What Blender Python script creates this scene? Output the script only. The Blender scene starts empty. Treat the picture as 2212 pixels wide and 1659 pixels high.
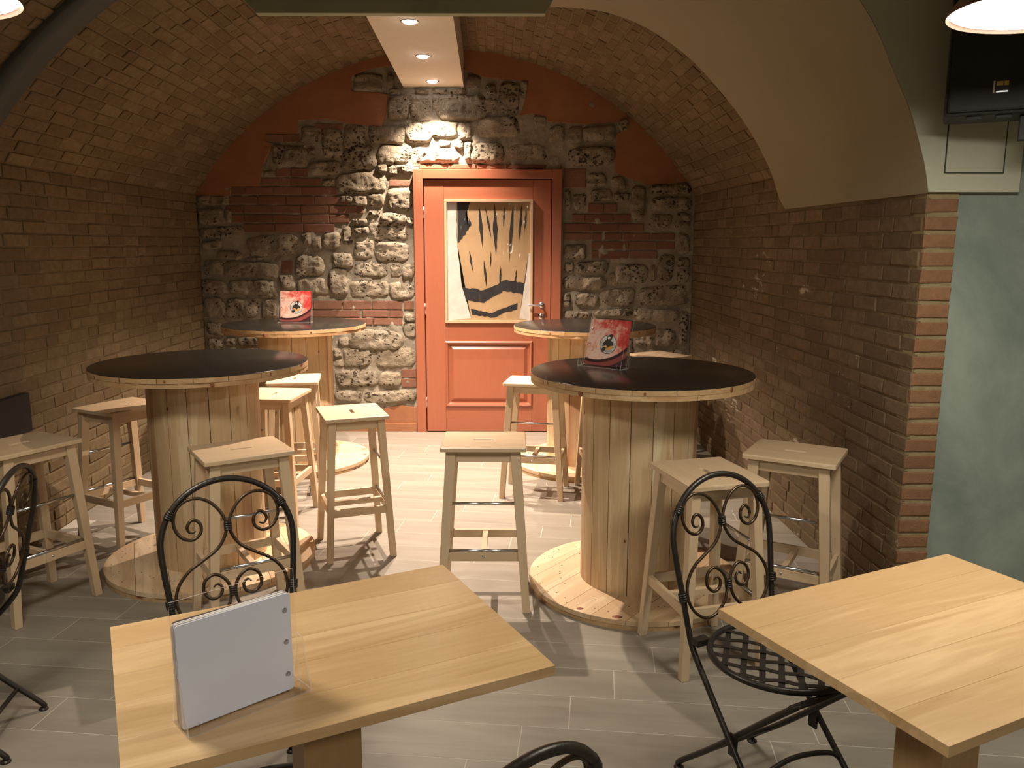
import bpy, bmesh, math, random
from mathutils import Vector, Matrix, noise as mnoise
random.seed(7)
scene = bpy.context.scene
COL = scene.collection
R = math.radians

# ------------------------------------------------------------------ camera
cam_d = bpy.data.cameras.new('camera'); cam = bpy.data.objects.new('camera', cam_d); COL.objects.link(cam)
cam_d.sensor_fit = 'HORIZONTAL'; cam_d.sensor_width = 36.0; cam_d.lens = 1777.2 / 2212 * 36.0
cam_d.clip_start = 0.05; cam_d.clip_end = 60
cam.location = (0, 0, 1.6)
cam.rotation_euler = (math.pi / 2 - 0.1698, -0.002, 0)
scene.camera = cam
# ------------------------------------------------------------------ world, exposure
w = bpy.data.worlds.new('world'); scene.world = w; w.use_nodes = True
w.node_tree.nodes['Background'].inputs[0].default_value = (1.0, 0.9, 0.75, 1)
w.node_tree.nodes['Background'].inputs[1].default_value = 0.03
scene.view_settings.view_transform = 'Standard'; scene.view_settings.look = 'None'
scene.view_settings.exposure = 0.6; scene.view_settings.gamma = 1.0
scene.view_settings.use_curve_mapping = False
scene.cycles.max_bounces = 7; scene.cycles.diffuse_bounces = 4; scene.cycles.glossy_bounces = 3; scene.cycles.transmission_bounces = 2; scene.cycles.transparent_max_bounces = 10; scene.cycles.use_adaptive_sampling = True; scene.cycles.adaptive_threshold = 0.05; scene.cycles.adaptive_min_samples = 16; scene.cycles.use_denoising = True
SPOT_W = 400.0        # recessed spots in the soffit
PEND_E = 44.0         # glowing underside of the pendant lamps
WARM = (1.0, 0.81, 0.66)
PENDC = (1.0, 0.92, 0.78)

# ------------------------------------------------------------------ helpers
def tag(o, label=None, cat=None, group=None, kind=None):
    if label: o['label'] = label
    if cat: o['category'] = cat
    if group: o['group'] = group
    if kind: o['kind'] = kind
    return o
def empty(name, loc=(0, 0, 0), rz=0.0, parent=None):
    o = bpy.data.objects.new(name, None); COL.objects.link(o)
    o.location = loc; o.rotation_euler = (0, 0, rz); o.empty_display_size = 0.05
    if parent: o.parent = parent
    return o
def link(name, me, mat=None, parent=None, M=None):
    o = bpy.data.objects.new(name, me); COL.objects.link(o)
    if mat and not me.materials: me.materials.append(mat)
    if parent: o.parent = parent
    if M is not None: o.matrix_local = M
    return o
def mesh_bm(name, bm, smooth=False):
    me = bpy.data.meshes.new(name); bmesh.ops.recalc_face_normals(bm, faces=bm.faces); bm.to_mesh(me); bm.free()
    if smooth:
        for p in me.polygons: p.use_smooth = True
    return me
def mesh_py(name, vs, fs, smooth=False):
    me = bpy.data.meshes.new(name); me.from_pydata([tuple(v) for v in vs], [], fs); me.update()
    if smooth:
        for p in me.polygons: p.use_smooth = True
    return me
def obj(name, bm, mat, parent=None, smooth=False):
    return link(name, mesh_bm(name, bm, smooth), mat, parent)
def box(bm, x0, y0, z0, x1, y1, z1, bev=0.0, M=None):
    n = bmesh.new()
    vs = [n.verts.new(p) for p in ((x0,y0,z0),(x1,y0,z0),(x1,y1,z0),(x0,y1,z0),(x0,y0,z1),(x1,y0,z1),(x1,y1,z1),(x0,y1,z1))]
    for f in ((0,3,2,1),(4,5,6,7),(0,1,5,4),(1,2,6,5),(2,3,7,6),(3,0,4,7)): n.faces.new([vs[i] for i in f])
    if bev: bmesh.ops.bevel(n, geom=list(n.edges), offset=bev, segments=2, profile=0.6, affect='EDGES')
    merge(bm, n, M)
def merge(bm, n, M=None):
    if M is not None: bmesh.ops.transform(n, matrix=M, verts=n.verts)
    mp = {}
    for v in n.verts: mp[v] = bm.verts.new(v.co)
    for f in n.faces:
        nf = bm.faces.new([mp[v] for v in f.verts]); nf.smooth = f.smooth
    n.free()
def B(x0, y0, z0, x1, y1, z1, bev=0.0):
    bm = bmesh.new(); box(bm, x0, y0, z0, x1, y1, z1, bev); return bm
def tube(bm, pts, r, n=8, closed=False, cap=True):
    pts = [Vector(p) for p in pts]; N = len(pts); rings = []
    def tan(i):
        a = pts[(i - 1) % N] if (closed or i > 0) else pts[i]
        b = pts[(i + 1) % N] if (closed or i < N - 1) else pts[i]
        return (b - a).normalized()
    t = tan(0); up = Vector((0, 0, 1)) if abs(t.z) < 0.9 else Vector((1, 0, 0))
    u = t.cross(up).normalized()
    for i in range(N):
        t = tan(i); u = (u - t * u.dot(t)).normalized(); v = t.cross(u)
        rr = r(i / (N - 1)) if callable(r) else r
        rings.append([bm.verts.new(pts[i] + (u * math.cos(2*math.pi*k/n) + v * math.sin(2*math.pi*k/n)) * rr) for k in range(n)])
    for i in range(N if closed else N - 1):
        a, b = rings[i], rings[(i + 1) % N]
        for k in range(n):
            f = bm.faces.new((a[k], a[(k+1) % n], b[(k+1) % n], b[k])); f.smooth = True
    if cap and not closed:
        bm.faces.new(rings[0][::-1]); bm.faces.new(rings[-1])
def T(pts, r, n=8, closed=False):
    bm = bmesh.new(); tube(bm, pts, r, n, closed); return bm
def spline(P, k=8, closed=False):
    P = [Vector(p) for p in P]; N = len(P); out = []
    for i in range(N if closed else N - 1):
        g = (lambda j: P[j % N]) if closed else (lambda j: P[min(max(j, 0), N - 1)])
        p0, p1, p2, p3 = g(i-1), g(i), g(i+1), g(i+2)
        for s in range(k):
            t = s / k
            out.append(0.5 * (2*p1 + (p2-p0)*t + (2*p0-5*p1+4*p2-p3)*t*t + (3*p1-p0-3*p2+p3)*t**3))
    if not closed: out.append(P[-1])
    return out
def lathe(bm, prof, n=32, c=(0, 0)):
    rings = []
    for r, z in prof:
        rings.append([bm.verts.new((c[0] + r*math.cos(2*math.pi*k/n), c[1] + r*math.sin(2*math.pi*k/n), z)) for k in range(n)] if r > 1e-6 else [bm.verts.new((c[0], c[1], z))])
    for a, b in zip(rings, rings[1:]):
        for k in range(n):
            k2 = (k + 1) % n
            if len(a) == 1 and len(b) == 1: continue
            if len(a) == 1: f = bm.faces.new((a[0], b[k], b[k2]))
            elif len(b) == 1: f = bm.faces.new((a[k], a[k2], b[0]))
            else: f = bm.faces.new((a[k], a[k2], b[k2], b[k]))
            f.smooth = True
def plate(outer, holes, z0, z1, bev=0.0):
    """flat plate with holes, extruded from z0 to z1"""
    bm = bmesh.new(); edges = []
    for loop in [outer] + holes:
        vs = [bm.verts.new((x, y, z0)) for x, y in loop]
        edges += [bm.edges.new((vs[i], vs[(i+1) % len(vs)])) for i in range(len(vs))]
    bmesh.ops.triangle_fill(bm, use_beauty=True, use_dissolve=False, edges=edges)
    ex = bmesh.ops.extrude_face_region(bm, geom=list(bm.faces))
    bmesh.ops.translate(bm, vec=(0, 0, z1 - z0), verts=[v for v in ex['geom'] if isinstance(v, bmesh.types.BMVert)])
    bmesh.ops.recalc_face_normals(bm, faces=bm.faces)
    if bev:
        es = [e for e in bm.edges if len(e.link_faces) == 2 and e.calc_face_angle(0) > 0.8 and abs(e.verts[0].co.z - z1) < 1e-6 and abs(e.verts[1].co.z - z1) < 1e-6]
        bmesh.ops.bevel(bm, geom=es, offset=bev, segments=2, profile=0.6, affect='EDGES')
    return bm
def rrect(w, h, r, n=4, c=(0, 0)):
    out = []
    for sx, sy, a0 in ((1,1,0),(-1,1,90),(-1,-1,180),(1,-1,270)):
        for k in range(n + 1):
            a = R(a0 + 90*k/n); out.append((c[0] + sx*(w/2-r) + r*math.cos(a), c[1] + sy*(h/2-r) + r*math.sin(a)))
    return out
def copy_tree(o, parent=None):
    c = o.copy(); COL.objects.link(c)
    if parent: c.parent = parent
    for ch in list(o.children): copy_tree(ch, c)
    return c

# ------------------------------------------------------------------ materials
class NT:
    def __init__(s, name):
        s.m = bpy.data.materials.new(name); s.m.use_nodes = True; s.t = s.m.node_tree
        s.b = s.t.nodes['Principled BSDF']; s.out = s.t.nodes['Material Output']
    def n(s, typ, ins=None, **kw):
        nd = s.t.nodes.new('ShaderNode' + typ)
        for k, v in kw.items(): setattr(nd, k, v)
        for k, v in (ins or {}).items(): s.set(nd, k, v)
        return nd
    def set(s, nd, k, v):
        i = nd.inputs[k]
        if isinstance(v, bpy.types.NodeSocket): s.t.links.new(v, i)
        else: i.default_value = v
    def P(s, **kw):
        for k, v in kw.items():
            s.set(s.b, {'color':'Base Color','rough':'Roughness','metal':'Metallic','normal':'Normal','spec':'Specular IOR Level','coat':'Coat Weight','coatr':'Coat Roughness','trans':'Transmission Weight','emit':'Emission Color','emits':'Emission Strength','ior':'IOR','alpha':'Alpha'}[k], v)
        return s.m
    def math(s, op, a, b=0.0, c=None):
        nd = s.n('Math', {0: a, 1: b}, operation=op)
        if c is not None: s.set(nd, 2, c)
        return nd.outputs[0]
    def vmath(s, op, a, b):
        return s.n('VectorMath', {0: a, 1: b}, operation=op).outputs[0]
    def ramp(s, fac, stops, interp='LINEAR'):
        nd = s.n('ValToRGB', {0: fac}); cr = nd.color_ramp; cr.interpolation = interp
        while len(cr.elements) < len(stops): cr.elements.new(0.5)
        for e, (p, c) in zip(cr.elements, stops): e.position = p; e.color = (c[0], c[1], c[2], 1)
        return nd.outputs[0]
    def mix(s, fac, a, b, blend='MIX'):
        nd = s.n('Mix', data_type='RGBA', blend_type=blend)
        s.set(nd, 0, fac); s.set(nd, 6, a if isinstance(a, bpy.types.NodeSocket) else (*a, 1)); s.set(nd, 7, b if isinstance(b, bpy.types.NodeSocket) else (*b, 1))
        return nd.outputs[2]
    def noise(s, vec, scale, detail=3.0, rough=0.5, dist=0.0):
        return s.n('TexNoise', {'Vector': vec, 'Scale': scale, 'Detail': detail, 'Roughness': rough, 'Distortion': dist}).outputs[0]
    def bump(s, h, strength, dist=0.01, normal=None):
        nd = s.n('Bump', {'Height': h, 'Strength': strength, 'Distance': dist})
        if normal is not None: s.set(nd, 'Normal', normal)
        return nd.outputs[0]
    def coords(s, kind='Object', rnd=0.0):
        v = s.n('TexCoord').outputs[kind]
        if rnd:
            r = s.n('ObjectInfo').outputs['Random']
            v = s.vmath('ADD', v, s.n('CombineXYZ', {0: s.math('MULTIPLY', r, rnd), 1: s.math('MULTIPLY', r, rnd*1.7), 2: s.math('MULTIPLY', r, rnd*2.3)}).outputs[0])
        return v
    def scl(s, v, sc): return s.n('Mapping', {'Vector': v, 'Scale': sc}).outputs[0]
    def rnd(s):
        a = s.n('ObjectInfo').outputs['Random']; b = s.n('NewGeometry').outputs['Random Per Island']
        return s.n('TexWhiteNoise', {'W': s.math('ADD', s.math('MULTIPLY', a, 37.0), s.math('MULTIPLY', b, 91.0))}, noise_dimensions='1D').outputs[0]

def simple(name, col, rough=0.5, metal=0.0, bump=0.0, bscale=60.0, var=0.12, **kw):
    m = NT(name); v = m.coords('Object', 5.0); nz = m.noise(v, bscale * 0.25, 4.0)
    c = m.mix(nz, tuple(x * (1 - var) for x in col), tuple(min(1, x * (1 + var)) for x in col))
    m.P(color=c, rough=rough, metal=metal, **kw)
    if bump: m.P(normal=m.bump(m.noise(v, bscale, 5.0), bump, 0.004))
    return m.m
def wood(name, light, dark, axis='z', scale=1.0, rough=0.5, knots=0.0, knotc=(0.16, 0.05, 0.015), contrast=1.0, tint=0.10, coat=0.0, streak=None):
    m = NT(name); v = m.coords('Object', 9.0)
    ax = {'x': (0.10, 1, 1), 'y': (1, 0.10, 1), 'z': (1, 1, 0.10)}[axis]
    sc = tuple(a * 9.0 * scale for a in ax)
    g = m.noise(m.scl(v, sc), 1.0, 5.0, 0.55, 1.1)
    wv = m.math('FRACT', m.math('MULTIPLY', g, 5.0))
    ring = m.math('ABSOLUTE', m.math('SUBTRACT', wv, 0.5))
    fine = m.noise(m.scl(v, tuple(a * 90.0 for a in ax)), 1.0, 2.0)
    f = m.math('ADD', m.math('MULTIPLY', m.math('SUBTRACT', g, 0.5), 1.3 * contrast), m.math('ADD', m.math('MULTIPLY', ring, 0.55 * contrast), m.math('MULTIPLY', m.math('SUBTRACT', fine, 0.5), 0.35)))
    f = m.math('ADD', f, 0.35)
    c = m.ramp(f, [(0.0, dark), (0.55, tuple(0.5*(a+b) for a, b in zip(light, dark))), (0.9, light)])
    r = m.rnd()
    c = m.mix(m.math('MULTIPLY', r, tint * 2.2), c, dark)
    if streak:
        st = m.noise(m.scl(v, tuple(a * 5.0 for a in ax)), 1.0, 2.0)
        c = m.mix(m.ramp(st, [(0.56, (0, 0, 0)), (0.66, (0.75, 0.75, 0.75))]), c, streak)
    if knots:
        ks = tuple((1.0 if a == 1 else 0.40) * 6.5 for a in ax)
        vo = m.n('TexVoronoi', {'Vector': m.scl(v, ks), 'Scale': 1.0, 'Randomness': 1.0})
        d = m.math('ADD', vo.outputs['Distance'], m.math('MULTIPLY', m.noise(m.scl(v, (40, 40, 40)), 1.0, 2.0), 0.06))
        sel = m.math('LESS_THAN', m.n('SeparateColor', {0: vo.outputs['Color']}).outputs[0], knots)
        k = m.math('MULTIPLY', sel, m.n('MapRange', {'Value': d, 'From Min': 0.15, 'From Max': 0.09}).outputs[0])
        c = m.mix(k, c, knotc)
    m.P(color=c, rough=rough, normal=m.bump(fine, 0.12, 0.002))
    if coat: m.P(coat=coat, coatr=0.25)
    return m.m
def brick(name, cols, rough=0.9, mott=0.35, stain=0.0, bump=0.6):
    m = NT(name); v = m.coords('Object', 11.0); g = m.n('NewGeometry').outputs['Position']
    c = m.ramp(m.rnd(), [(i / max(1, len(cols) - 1), k) for i, k in enumerate(cols)])
    nz = m.noise(g, 26.0, 3.0, 0.65)
    c = m.mix(m.math('MULTIPLY', m.ramp(nz, [(0.35, (1, 1, 1)), (0.62, (0, 0, 0))]), mott), c, tuple(x * 0.55 for x in cols[0]))
    big = m.noise(g, 1.7, 3.0)
    c = m.mix(m.ramp(big, [(0.42, (0, 0, 0)), (0.66, (0.45, 0.45, 0.45))]), c, tuple(x * 0.55 for x in cols[len(cols)//2]))
    if stain:
        sn = m.noise(m.scl(g, (4.0, 2.2, 5.0)), 1.0, 6.0, 0.7)
        c = m.mix(m.ramp(sn, [(0.635, (0, 0, 0)), (0.68, (stain, stain, stain))]), c, (0.55, 0.49, 0.40))
    m.P(color=c, rough=rough, spec=0.2, normal=m.bump(m.noise(g, 120.0, 2.0, 0.7), bump, 0.004))
    return m.m
def stone_mat():
    m = NT('porous_limestone'); g = m.n('NewGeometry').outputs['Position']
    c = m.ramp(m.noise(g, 7.0, 6.0, 0.6), [(0.3, (0.36, 0.295, 0.205)), (0.5, (0.53, 0.445, 0.325)), (0.7, (0.66, 0.58, 0.455))])
    c = m.mix(m.math('MULTIPLY', m.rnd(), 0.5), c, (0.33, 0.28, 0.205))
    gd = m.vmath('ADD', g, m.vmath('MULTIPLY', m.n('TexNoise', {'Vector': g, 'Scale': 24.0, 'Detail': 3.0}).outputs['Color'], (0.05, 0.05, 0.05)))
    vo = m.n('TexVoronoi', {'Vector': m.scl(gd, (1, 1, 1.25)), 'Scale': 30.0}).outputs['Distance']
    area = m.noise(g, 5.0, 3.0)
    pit = m.n('MapRange', {'Value': m.math('ADD', vo, m.math('MULTIPLY', m.math('SUBTRACT', 0.56, area), 1.3)), 'From Min': 0.34, 'From Max': 0.22}).outputs[0]
    c = m.mix(m.math('MULTIPLY', pit, 0.85), c, (0.075, 0.054, 0.034))
    h = m.math('SUBTRACT', m.math('ADD', m.math('MULTIPLY', m.noise(g, 22.0, 8.0, 0.7), 1.0), m.math('MULTIPLY', m.noise(g, 90.0, 4.0, 0.7), 0.4)), m.math('MULTIPLY', pit, 1.2))
    m.P(color=c, rough=0.95, spec=0.1, normal=m.bump(h, 1.0, 0.045))
    return m.m
def plaster(name, c1, c2, scale=2.2, rough=0.85, bump=0.15, coord='pos'):
    m = NT(name); g = m.n('NewGeometry').outputs['Position']
    c = m.ramp(m.noise(g, scale, 7.0, 0.62, 0.6), [(0.3, c1), (0.7, c2)])
    m.P(color=c, rough=rough, spec=0.25, normal=m.bump(m.noise(g, 35.0, 6.0, 0.7), bump, 0.01))
    return m.m
def glass(name, tint=(0.93, 0.92, 0.90), gloss=0.10, wav=0.0, wscale=8.0):
    m = NT(name); t = m.t
    tr = m.n('BsdfTransparent', {'Color': (*tint, 1)}); gl = m.n('BsdfGlossy', {'Roughness': 0.06})
    if wav:
        g = m.coords('Object'); m.set(gl, 'Normal', m.bump(m.noise(m.scl(g, (1, 1, 0.35)), wscale, 2.0), wav, 0.05))
    fc = m.n('LayerWeight', {'Blend': 0.5}).outputs['Facing']
    mx = m.n('MixShader', {0: m.math('ADD', m.math('MULTIPLY', m.math('POWER', fc, 4.0), 0.45), gloss * 0.5), 1: tr.outputs[0], 2: gl.outputs[0]})
    t.links.new(mx.outputs[0], m.out.inputs[0]); return m.m
def emit(name, col, s):
    m = NT(name); m.P(color=(0.8, 0.8, 0.8, 1), emit=(*col, 1), emits=s); return m.m

TAN = [(0.165, 0.115, 0.059), (0.194, 0.138, 0.073), (0.218, 0.158, 0.086), (0.240, 0.177, 0.100), (0.178, 0.125, 0.065)]
M = {}
M['brick_tan'] = brick('tan_brick', TAN)
M['brick_right'] = brick('tan_brick_stained', [(0.150, 0.103, 0.060), (0.198, 0.138, 0.080), (0.226, 0.163, 0.097), (0.168, 0.114, 0.064)], stain=0.8, bump=0.9)
M['brick_red'] = brick('red_brick', [(0.215, 0.105, 0.068), (0.265, 0.130, 0.085), (0.235, 0.112, 0.072), (0.30, 0.16, 0.11)], mott=0.15)
M['brick_pillar'] = brick('pillar_brick', [(0.24, 0.125, 0.065), (0.30, 0.16, 0.085), (0.26, 0.135, 0.07)], mott=0.3)
M['mortar_tan'] = plaster('sandy_mortar', (0.155, 0.107, 0.055), (0.23, 0.168, 0.092), 9.0, 0.95, 0.6)
M['mortar_pale'] = plaster('pale_mortar', (0.24, 0.185, 0.095), (0.36, 0.285, 0.16), 9.0, 0.95, 0.6)
M['mortar_grey'] = plaster('grey_mortar', (0.27, 0.24, 0.185), (0.43, 0.385, 0.305), 5.0, 0.95, 1.0)
M['stone'] = stone_mat()
M['terracotta'] = plaster('terracotta_plaster', (0.30, 0.128, 0.062), (0.37, 0.166, 0.084), 2.0, 0.85, 0.2)
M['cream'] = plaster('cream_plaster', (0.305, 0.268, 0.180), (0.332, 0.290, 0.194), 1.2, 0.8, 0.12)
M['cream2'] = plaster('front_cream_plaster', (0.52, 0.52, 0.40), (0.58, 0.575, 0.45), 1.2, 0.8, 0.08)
M['greygreen'] = plaster('grey_green_plaster', (0.20, 0.245, 0.21), (0.345, 0.40, 0.35), 2.4, 0.55, 0.10)
M['soffit'] = simple('soffit_paint', (0.74, 0.68, 0.56), 0.8, var=0.03)
M['fascia'] = plaster('dark_green_paint', (0.30, 0.33, 0.24), (0.38, 0.41, 0.30), 2.0, 0.7, 0.1)
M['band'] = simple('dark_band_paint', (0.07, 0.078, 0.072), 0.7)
M['grout'] = simple('pale_grout', (0.43, 0.395, 0.33), 0.9)
M['birch_x'] = wood('birch_seat', (0.71, 0.56, 0.385), (0.51, 0.36, 0.21), 'x', 1.2, 0.42, contrast=0.55)
M['birch_z'] = wood('birch_leg', (0.69, 0.54, 0.365), (0.53, 0.385, 0.235), 'z', 1.3, 0.45, contrast=0.45, knots=0.04)
M['birch_y'] = wood('birch_rail', (0.69, 0.54, 0.365), (0.53, 0.385, 0.235), 'y', 1.3, 0.45, contrast=0.45)
M['pine_z'] = wood('pine_stave', (0.70, 0.56, 0.365), (0.48, 0.32, 0.165), 'z', 1.1, 0.55, knots=0.16, contrast=1.45, tint=0.30, streak=(0.30, 0.13, 0.055))
M['pine_x'] = wood('pine_board', (0.74, 0.59, 0.40), (0.51, 0.345, 0.19), 'x', 1.1, 0.55, knots=0.30, contrast=1.5, tint=0.36)
M['pine_rim'] = wood('pine_rim', (0.64, 0.455, 0.26), (0.40, 0.245, 0.115), 'x', 2.0, 0.5, knots=0.5, contrast=0.9, tint=0.25, streak=(0.36, 0.19, 0.08))
M['oak_x'] = wood('oak_top', (0.74, 0.52, 0.29), (0.45, 0.275, 0.12), 'x', 0.8, 0.30, contrast=1.05, tint=0.12, coat=0.25)
M['oak_z'] = wood('oak_post', (0.50, 0.32, 0.15), (0.33, 0.19, 0.075), 'z', 1.0, 0.45, contrast=0.7)
M['oak_y'] = wood('oak_foot', (0.50, 0.32, 0.15), (0.33, 0.19, 0.075), 'y', 1.0, 0.45, contrast=0.7)
M['cherry_z'] = wood('cherry_upright', (0.44, 0.150, 0.080), (0.32, 0.100, 0.052), 'z', 0.8, 0.33, contrast=0.45, tint=0.06, coat=0.2)
M['cherry_x'] = wood('cherry_cross', (0.44, 0.150, 0.080), (0.32, 0.100, 0.052), 'x', 0.8, 0.33, contrast=0.45, tint=0.06, coat=0.2)
M['cherry_dark'] = simple('door_gap', (0.055, 0.012, 0.006), 0.6)
M['black_lam'] = simple('black_laminate', (0.016, 0.0145, 0.012), 0.22, var=0.05)
M['black_lam'].node_tree.nodes['Principled BSDF'].inputs['Specular IOR Level'].default_value = 0.5
M['iron'] = simple('wrought_iron', (0.028, 0.023, 0.018), 0.38, 0.35, bump=0.2, bscale=90, var=0.3)
M['bronze'] = simple('bronzed_iron', (0.060, 0.036, 0.018), 0.36, 0.5, bump=0.15, bscale=90, var=0.3)
M['gunmetal'] = simple('gunmetal', (0.045, 0.043, 0.036), 0.34, 0.6, bump=0.2, bscale=120, var=0.25)
M['knot'] = simple('pine_knot', (0.22, 0.075, 0.03), 0.5, var=0.35)
M['rod'] = simple('steel_rod', (0.62, 0.66, 0.70), 0.22, 1.0, var=0.05)
M['chrome'] = simple('satin_chrome', (0.60, 0.63, 0.68), 0.25, 1.0, var=0.04)
M['acrylic'] = glass('clear_acrylic', (0.985, 0.98, 0.975), 0.05)
M['film'] = glass('wavy_plastic_sheet', (0.98, 0.97, 0.96), 0.16, 0.5, 7.0)
def edge_mat():
    m = NT('acrylic_edge'); d = m.n('BsdfDiffuse', {'Color': (0.9, 0.86, 0.82, 1)}); t = m.n('BsdfTranslucent', {'Color': (0.9, 0.86, 0.82, 1)}); tr = m.n('BsdfTransparent')
    a = m.n('MixShader', {0: 0.5, 1: d.outputs[0], 2: t.outputs[0]}); b = m.n('MixShader', {0: 0.4, 1: tr.outputs[0], 2: a.outputs[0]})
    m.t.links.new(b.outputs[0], m.out.inputs[0]); return m.m
M['acrylic_edge'] = edge_mat()
M['paper'] = simple('pale_blue_card', (0.68, 0.71, 0.83), 0.55, var=0.03)
M['paper_w'] = simple('white_paper', (0.68, 0.64, 0.62), 0.7, var=0.03)
M['paper_d'] = simple('dark_card_edge', (0.12, 0.08, 0.07), 0.6)
M['wood_frame'] = wood('light_frame', (0.62, 0.43, 0.27), (0.48, 0.32, 0.19), 'x', 1.0, 0.5, contrast=0.4)
M['tan_print'] = plaster('tan_print', (0.40, 0.27, 0.145), (0.52, 0.36, 0.205), 3.0, 0.6, 0.0)
M['black_print'] = simple('black_print', (0.014, 0.014, 0.017), 0.6)
M['white_print'] = plaster('white_print', (0.56, 0.54, 0.50), (0.72, 0.70, 0.66), 6.0, 0.6, 0.0)
M['speaker'] = simple('speaker_black', (0.012, 0.012, 0.013), 0.55, bump=0.3, bscale=400)
M['gold'] = simple('gold_badge', (0.55, 0.42, 0.10), 0.35, 0.3)
M['shade'] = simple('copper_shade', (0.30, 0.20, 0.16), 0.35, 0.6)
M['cable'] = simple('black_cable', (0.02, 0.02, 0.02), 0.5)
M['lamp_glow'] = emit('lamp_glow', PENDC, PEND_E)
M['spot_glow'] = emit('spot_glow', (1.0, 0.95, 0.92), 40.0)
M['spot_glow'].cycles.emission_sampling = 'NONE'
M['line'] = simple('panel_joint', (0.05, 0.055, 0.045), 0.8)
M['emblem_grey'] = simple('emblem_ring', (0.60, 0.58, 0.54), 0.6)
M['emblem_dark'] = simple('emblem_dark', (0.022, 0.016, 0.012), 0.6)
M['emblem_orange'] = simple('emblem_orange', (0.62, 0.30, 0.07), 0.6)
def tile_mat():
    m = NT('grey_wood_look_tile'); v = m.coords('Object', 13.0)
    g = m.noise(m.scl(v, (1.4, 10.0, 1.0)), 1.0, 6.0, 0.6, 0.5)
    c = m.ramp(g, [(0.25, (0.205, 0.180, 0.143)), (0.5, (0.262, 0.233, 0.189)), (0.75, (0.315, 0.284, 0.236))])
    c = m.mix(m.math('MULTIPLY', m.n('ObjectInfo').outputs['Random'], 0.30), c, (0.22, 0.197, 0.158))
    sc = m.noise(m.scl(v, (3.0, 22.0, 1.0)), 1.0, 2.0)
    c = m.mix(m.ramp(sc, [(0.70, (0, 0, 0)), (0.78, (0.4, 0.4, 0.4))]), c, (0.19, 0.155, 0.115))
    m.P(color=c, rough=0.42, spec=0.35, normal=m.bump(g, 0.08, 0.01)); return m.m
M['tile'] = tile_mat()
def menu_mat():
    m = NT('menu_cover_print'); v = m.coords('Object')
    xyz = m.n('SeparateXYZ', {0: v})
    n1 = m.noise(v, 14.0, 6.0, 0.65); n2 = m.noise(v, 45.0, 4.0, 0.6)
    dg = m.math('ADD', m.math('MULTIPLY', xyz.outputs[0], 1.5), m.math('MULTIPLY', xyz.outputs[2], 1.1))
    f = m.math('ADD', m.math('ADD', n1, m.math('MULTIPLY', m.math('SUBTRACT', n2, 0.5), 0.35)), m.math('MULTIPLY', m.math('SUBTRACT', dg, 0.115), -0.95))
    c = m.ramp(f, [(0.24, (0.45, 0.030, 0.025)), (0.38, (0.58, 0.095, 0.075)), (0.47, (0.66, 0.32, 0.25)), (0.58, (0.72, 0.52, 0.43)), (0.72, (0.60, 0.28, 0.19))])
    # dark plate below a curved slice edge
    dx = m.math('SUBTRACT', xyz.outputs[0], -0.06); dz = m.math('SUBTRACT', xyz.outputs[2], 0.262)
    rr = m.math('SQRT', m.math('ADD', m.math('MULTIPLY', dx, dx), m.math('MULTIPLY', dz, dz)))
    pl = m.n('MapRange', {'Value': rr, 'From Min': 0.233, 'From Max': 0.237}).outputs[0]
    rim = m.n('MapRange', {'Value': m.math('ABSOLUTE', m.math('SUBTRACT', rr, 0.262)), 'From Min': 0.014, 'From Max': 0.010}).outputs[0]
    c = m.mix(pl, c, (0.035, 0.010, 0.010)); c = m.mix(m.math('MULTIPLY', rim, 0.7), c, (0.30, 0.07, 0.06))
    m.P(color=c, rough=0.35); return m.m
M['menu'] = menu_mat()
# ------------------------------------------------------------------ room shape
YB = 6.95
def xl(y): return -2.60 + 0.020 * (YB - y)
def xr(y): return 1.51 + 0.0285 * (YB - y)
ZS, RISE = 1.99, 1.14
def vparam(y):
    a = (xr(y) - xl(y)) / 2; cx = (xr(y) + xl(y)) / 2; Rv = (a*a + RISE*RISE) / (2*RISE)
    return cx, Rv, ZS + RISE - Rv, math.asin(a / Rv)
def vault(y, t):                       # t in -1..1 across the arch
    cx, Rv, zc, p0 = vparam(y); p = t * p0
    return Vector((cx + Rv*math.sin(p), y, zc + Rv*math.cos(p)))
ACURVE = [(1.571,4.798,1.797),(1.568,4.924,1.876),(1.532,4.99,2.03),(1.376,4.928,2.255),(1.194,4.876,2.45),(1.021,4.828,2.603),(0.889,4.828,2.701),(0.761,4.844,2.783),(0.638,4.90,2.851),(0.517,4.992,2.909),(0.37,5.15,2.969),(0.214,5.336,3.021),(0.0,5.6,3.07)]
BCURVE = [(1.615,3.25,1.797),(1.597,3.25,1.885),(1.562,3.25,1.988),(1.517,3.25,2.107),(1.456,3.25,2.224),(1.374,3.25,2.388),(1.307,3.25,2.486),(1.2,3.25,2.61),(1.05,3.25,2.74),(0.85,3.25,2.86),(0.6,3.25,2.95),(0.3,3.25,3.02),(0.0,3.25,3.07)]
def ya(x):                             # where the brick vault gives way to the plastered arch
    P = ACURVE[2:]
    if x >= P[0][0]: return 4.97
    for a, b in zip(P, P[1:]):
        if b[0] <= x <= a[0]:
            t = (x - b[0]) / (a[0] - b[0]); return b[1] + t * (a[1] - b[1])
    return 0.0
FPX = 1777.2
def seen(P):                           # rough size in the picture, used only to choose which bricks become objects of their own
    x, y, z = P.x, P.y, P.z - 1.6; c, s = math.cos(0.1698), math.sin(0.1698)
    zc = y*c - z*s; up = y*s + z*c
    if zc < 0.3: return 0
    u, v = FPX*x/zc, FPX*up/zc
    return 1.0 / zc if abs(u) < 1150 and -860 < v < 880 else 0.0

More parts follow.
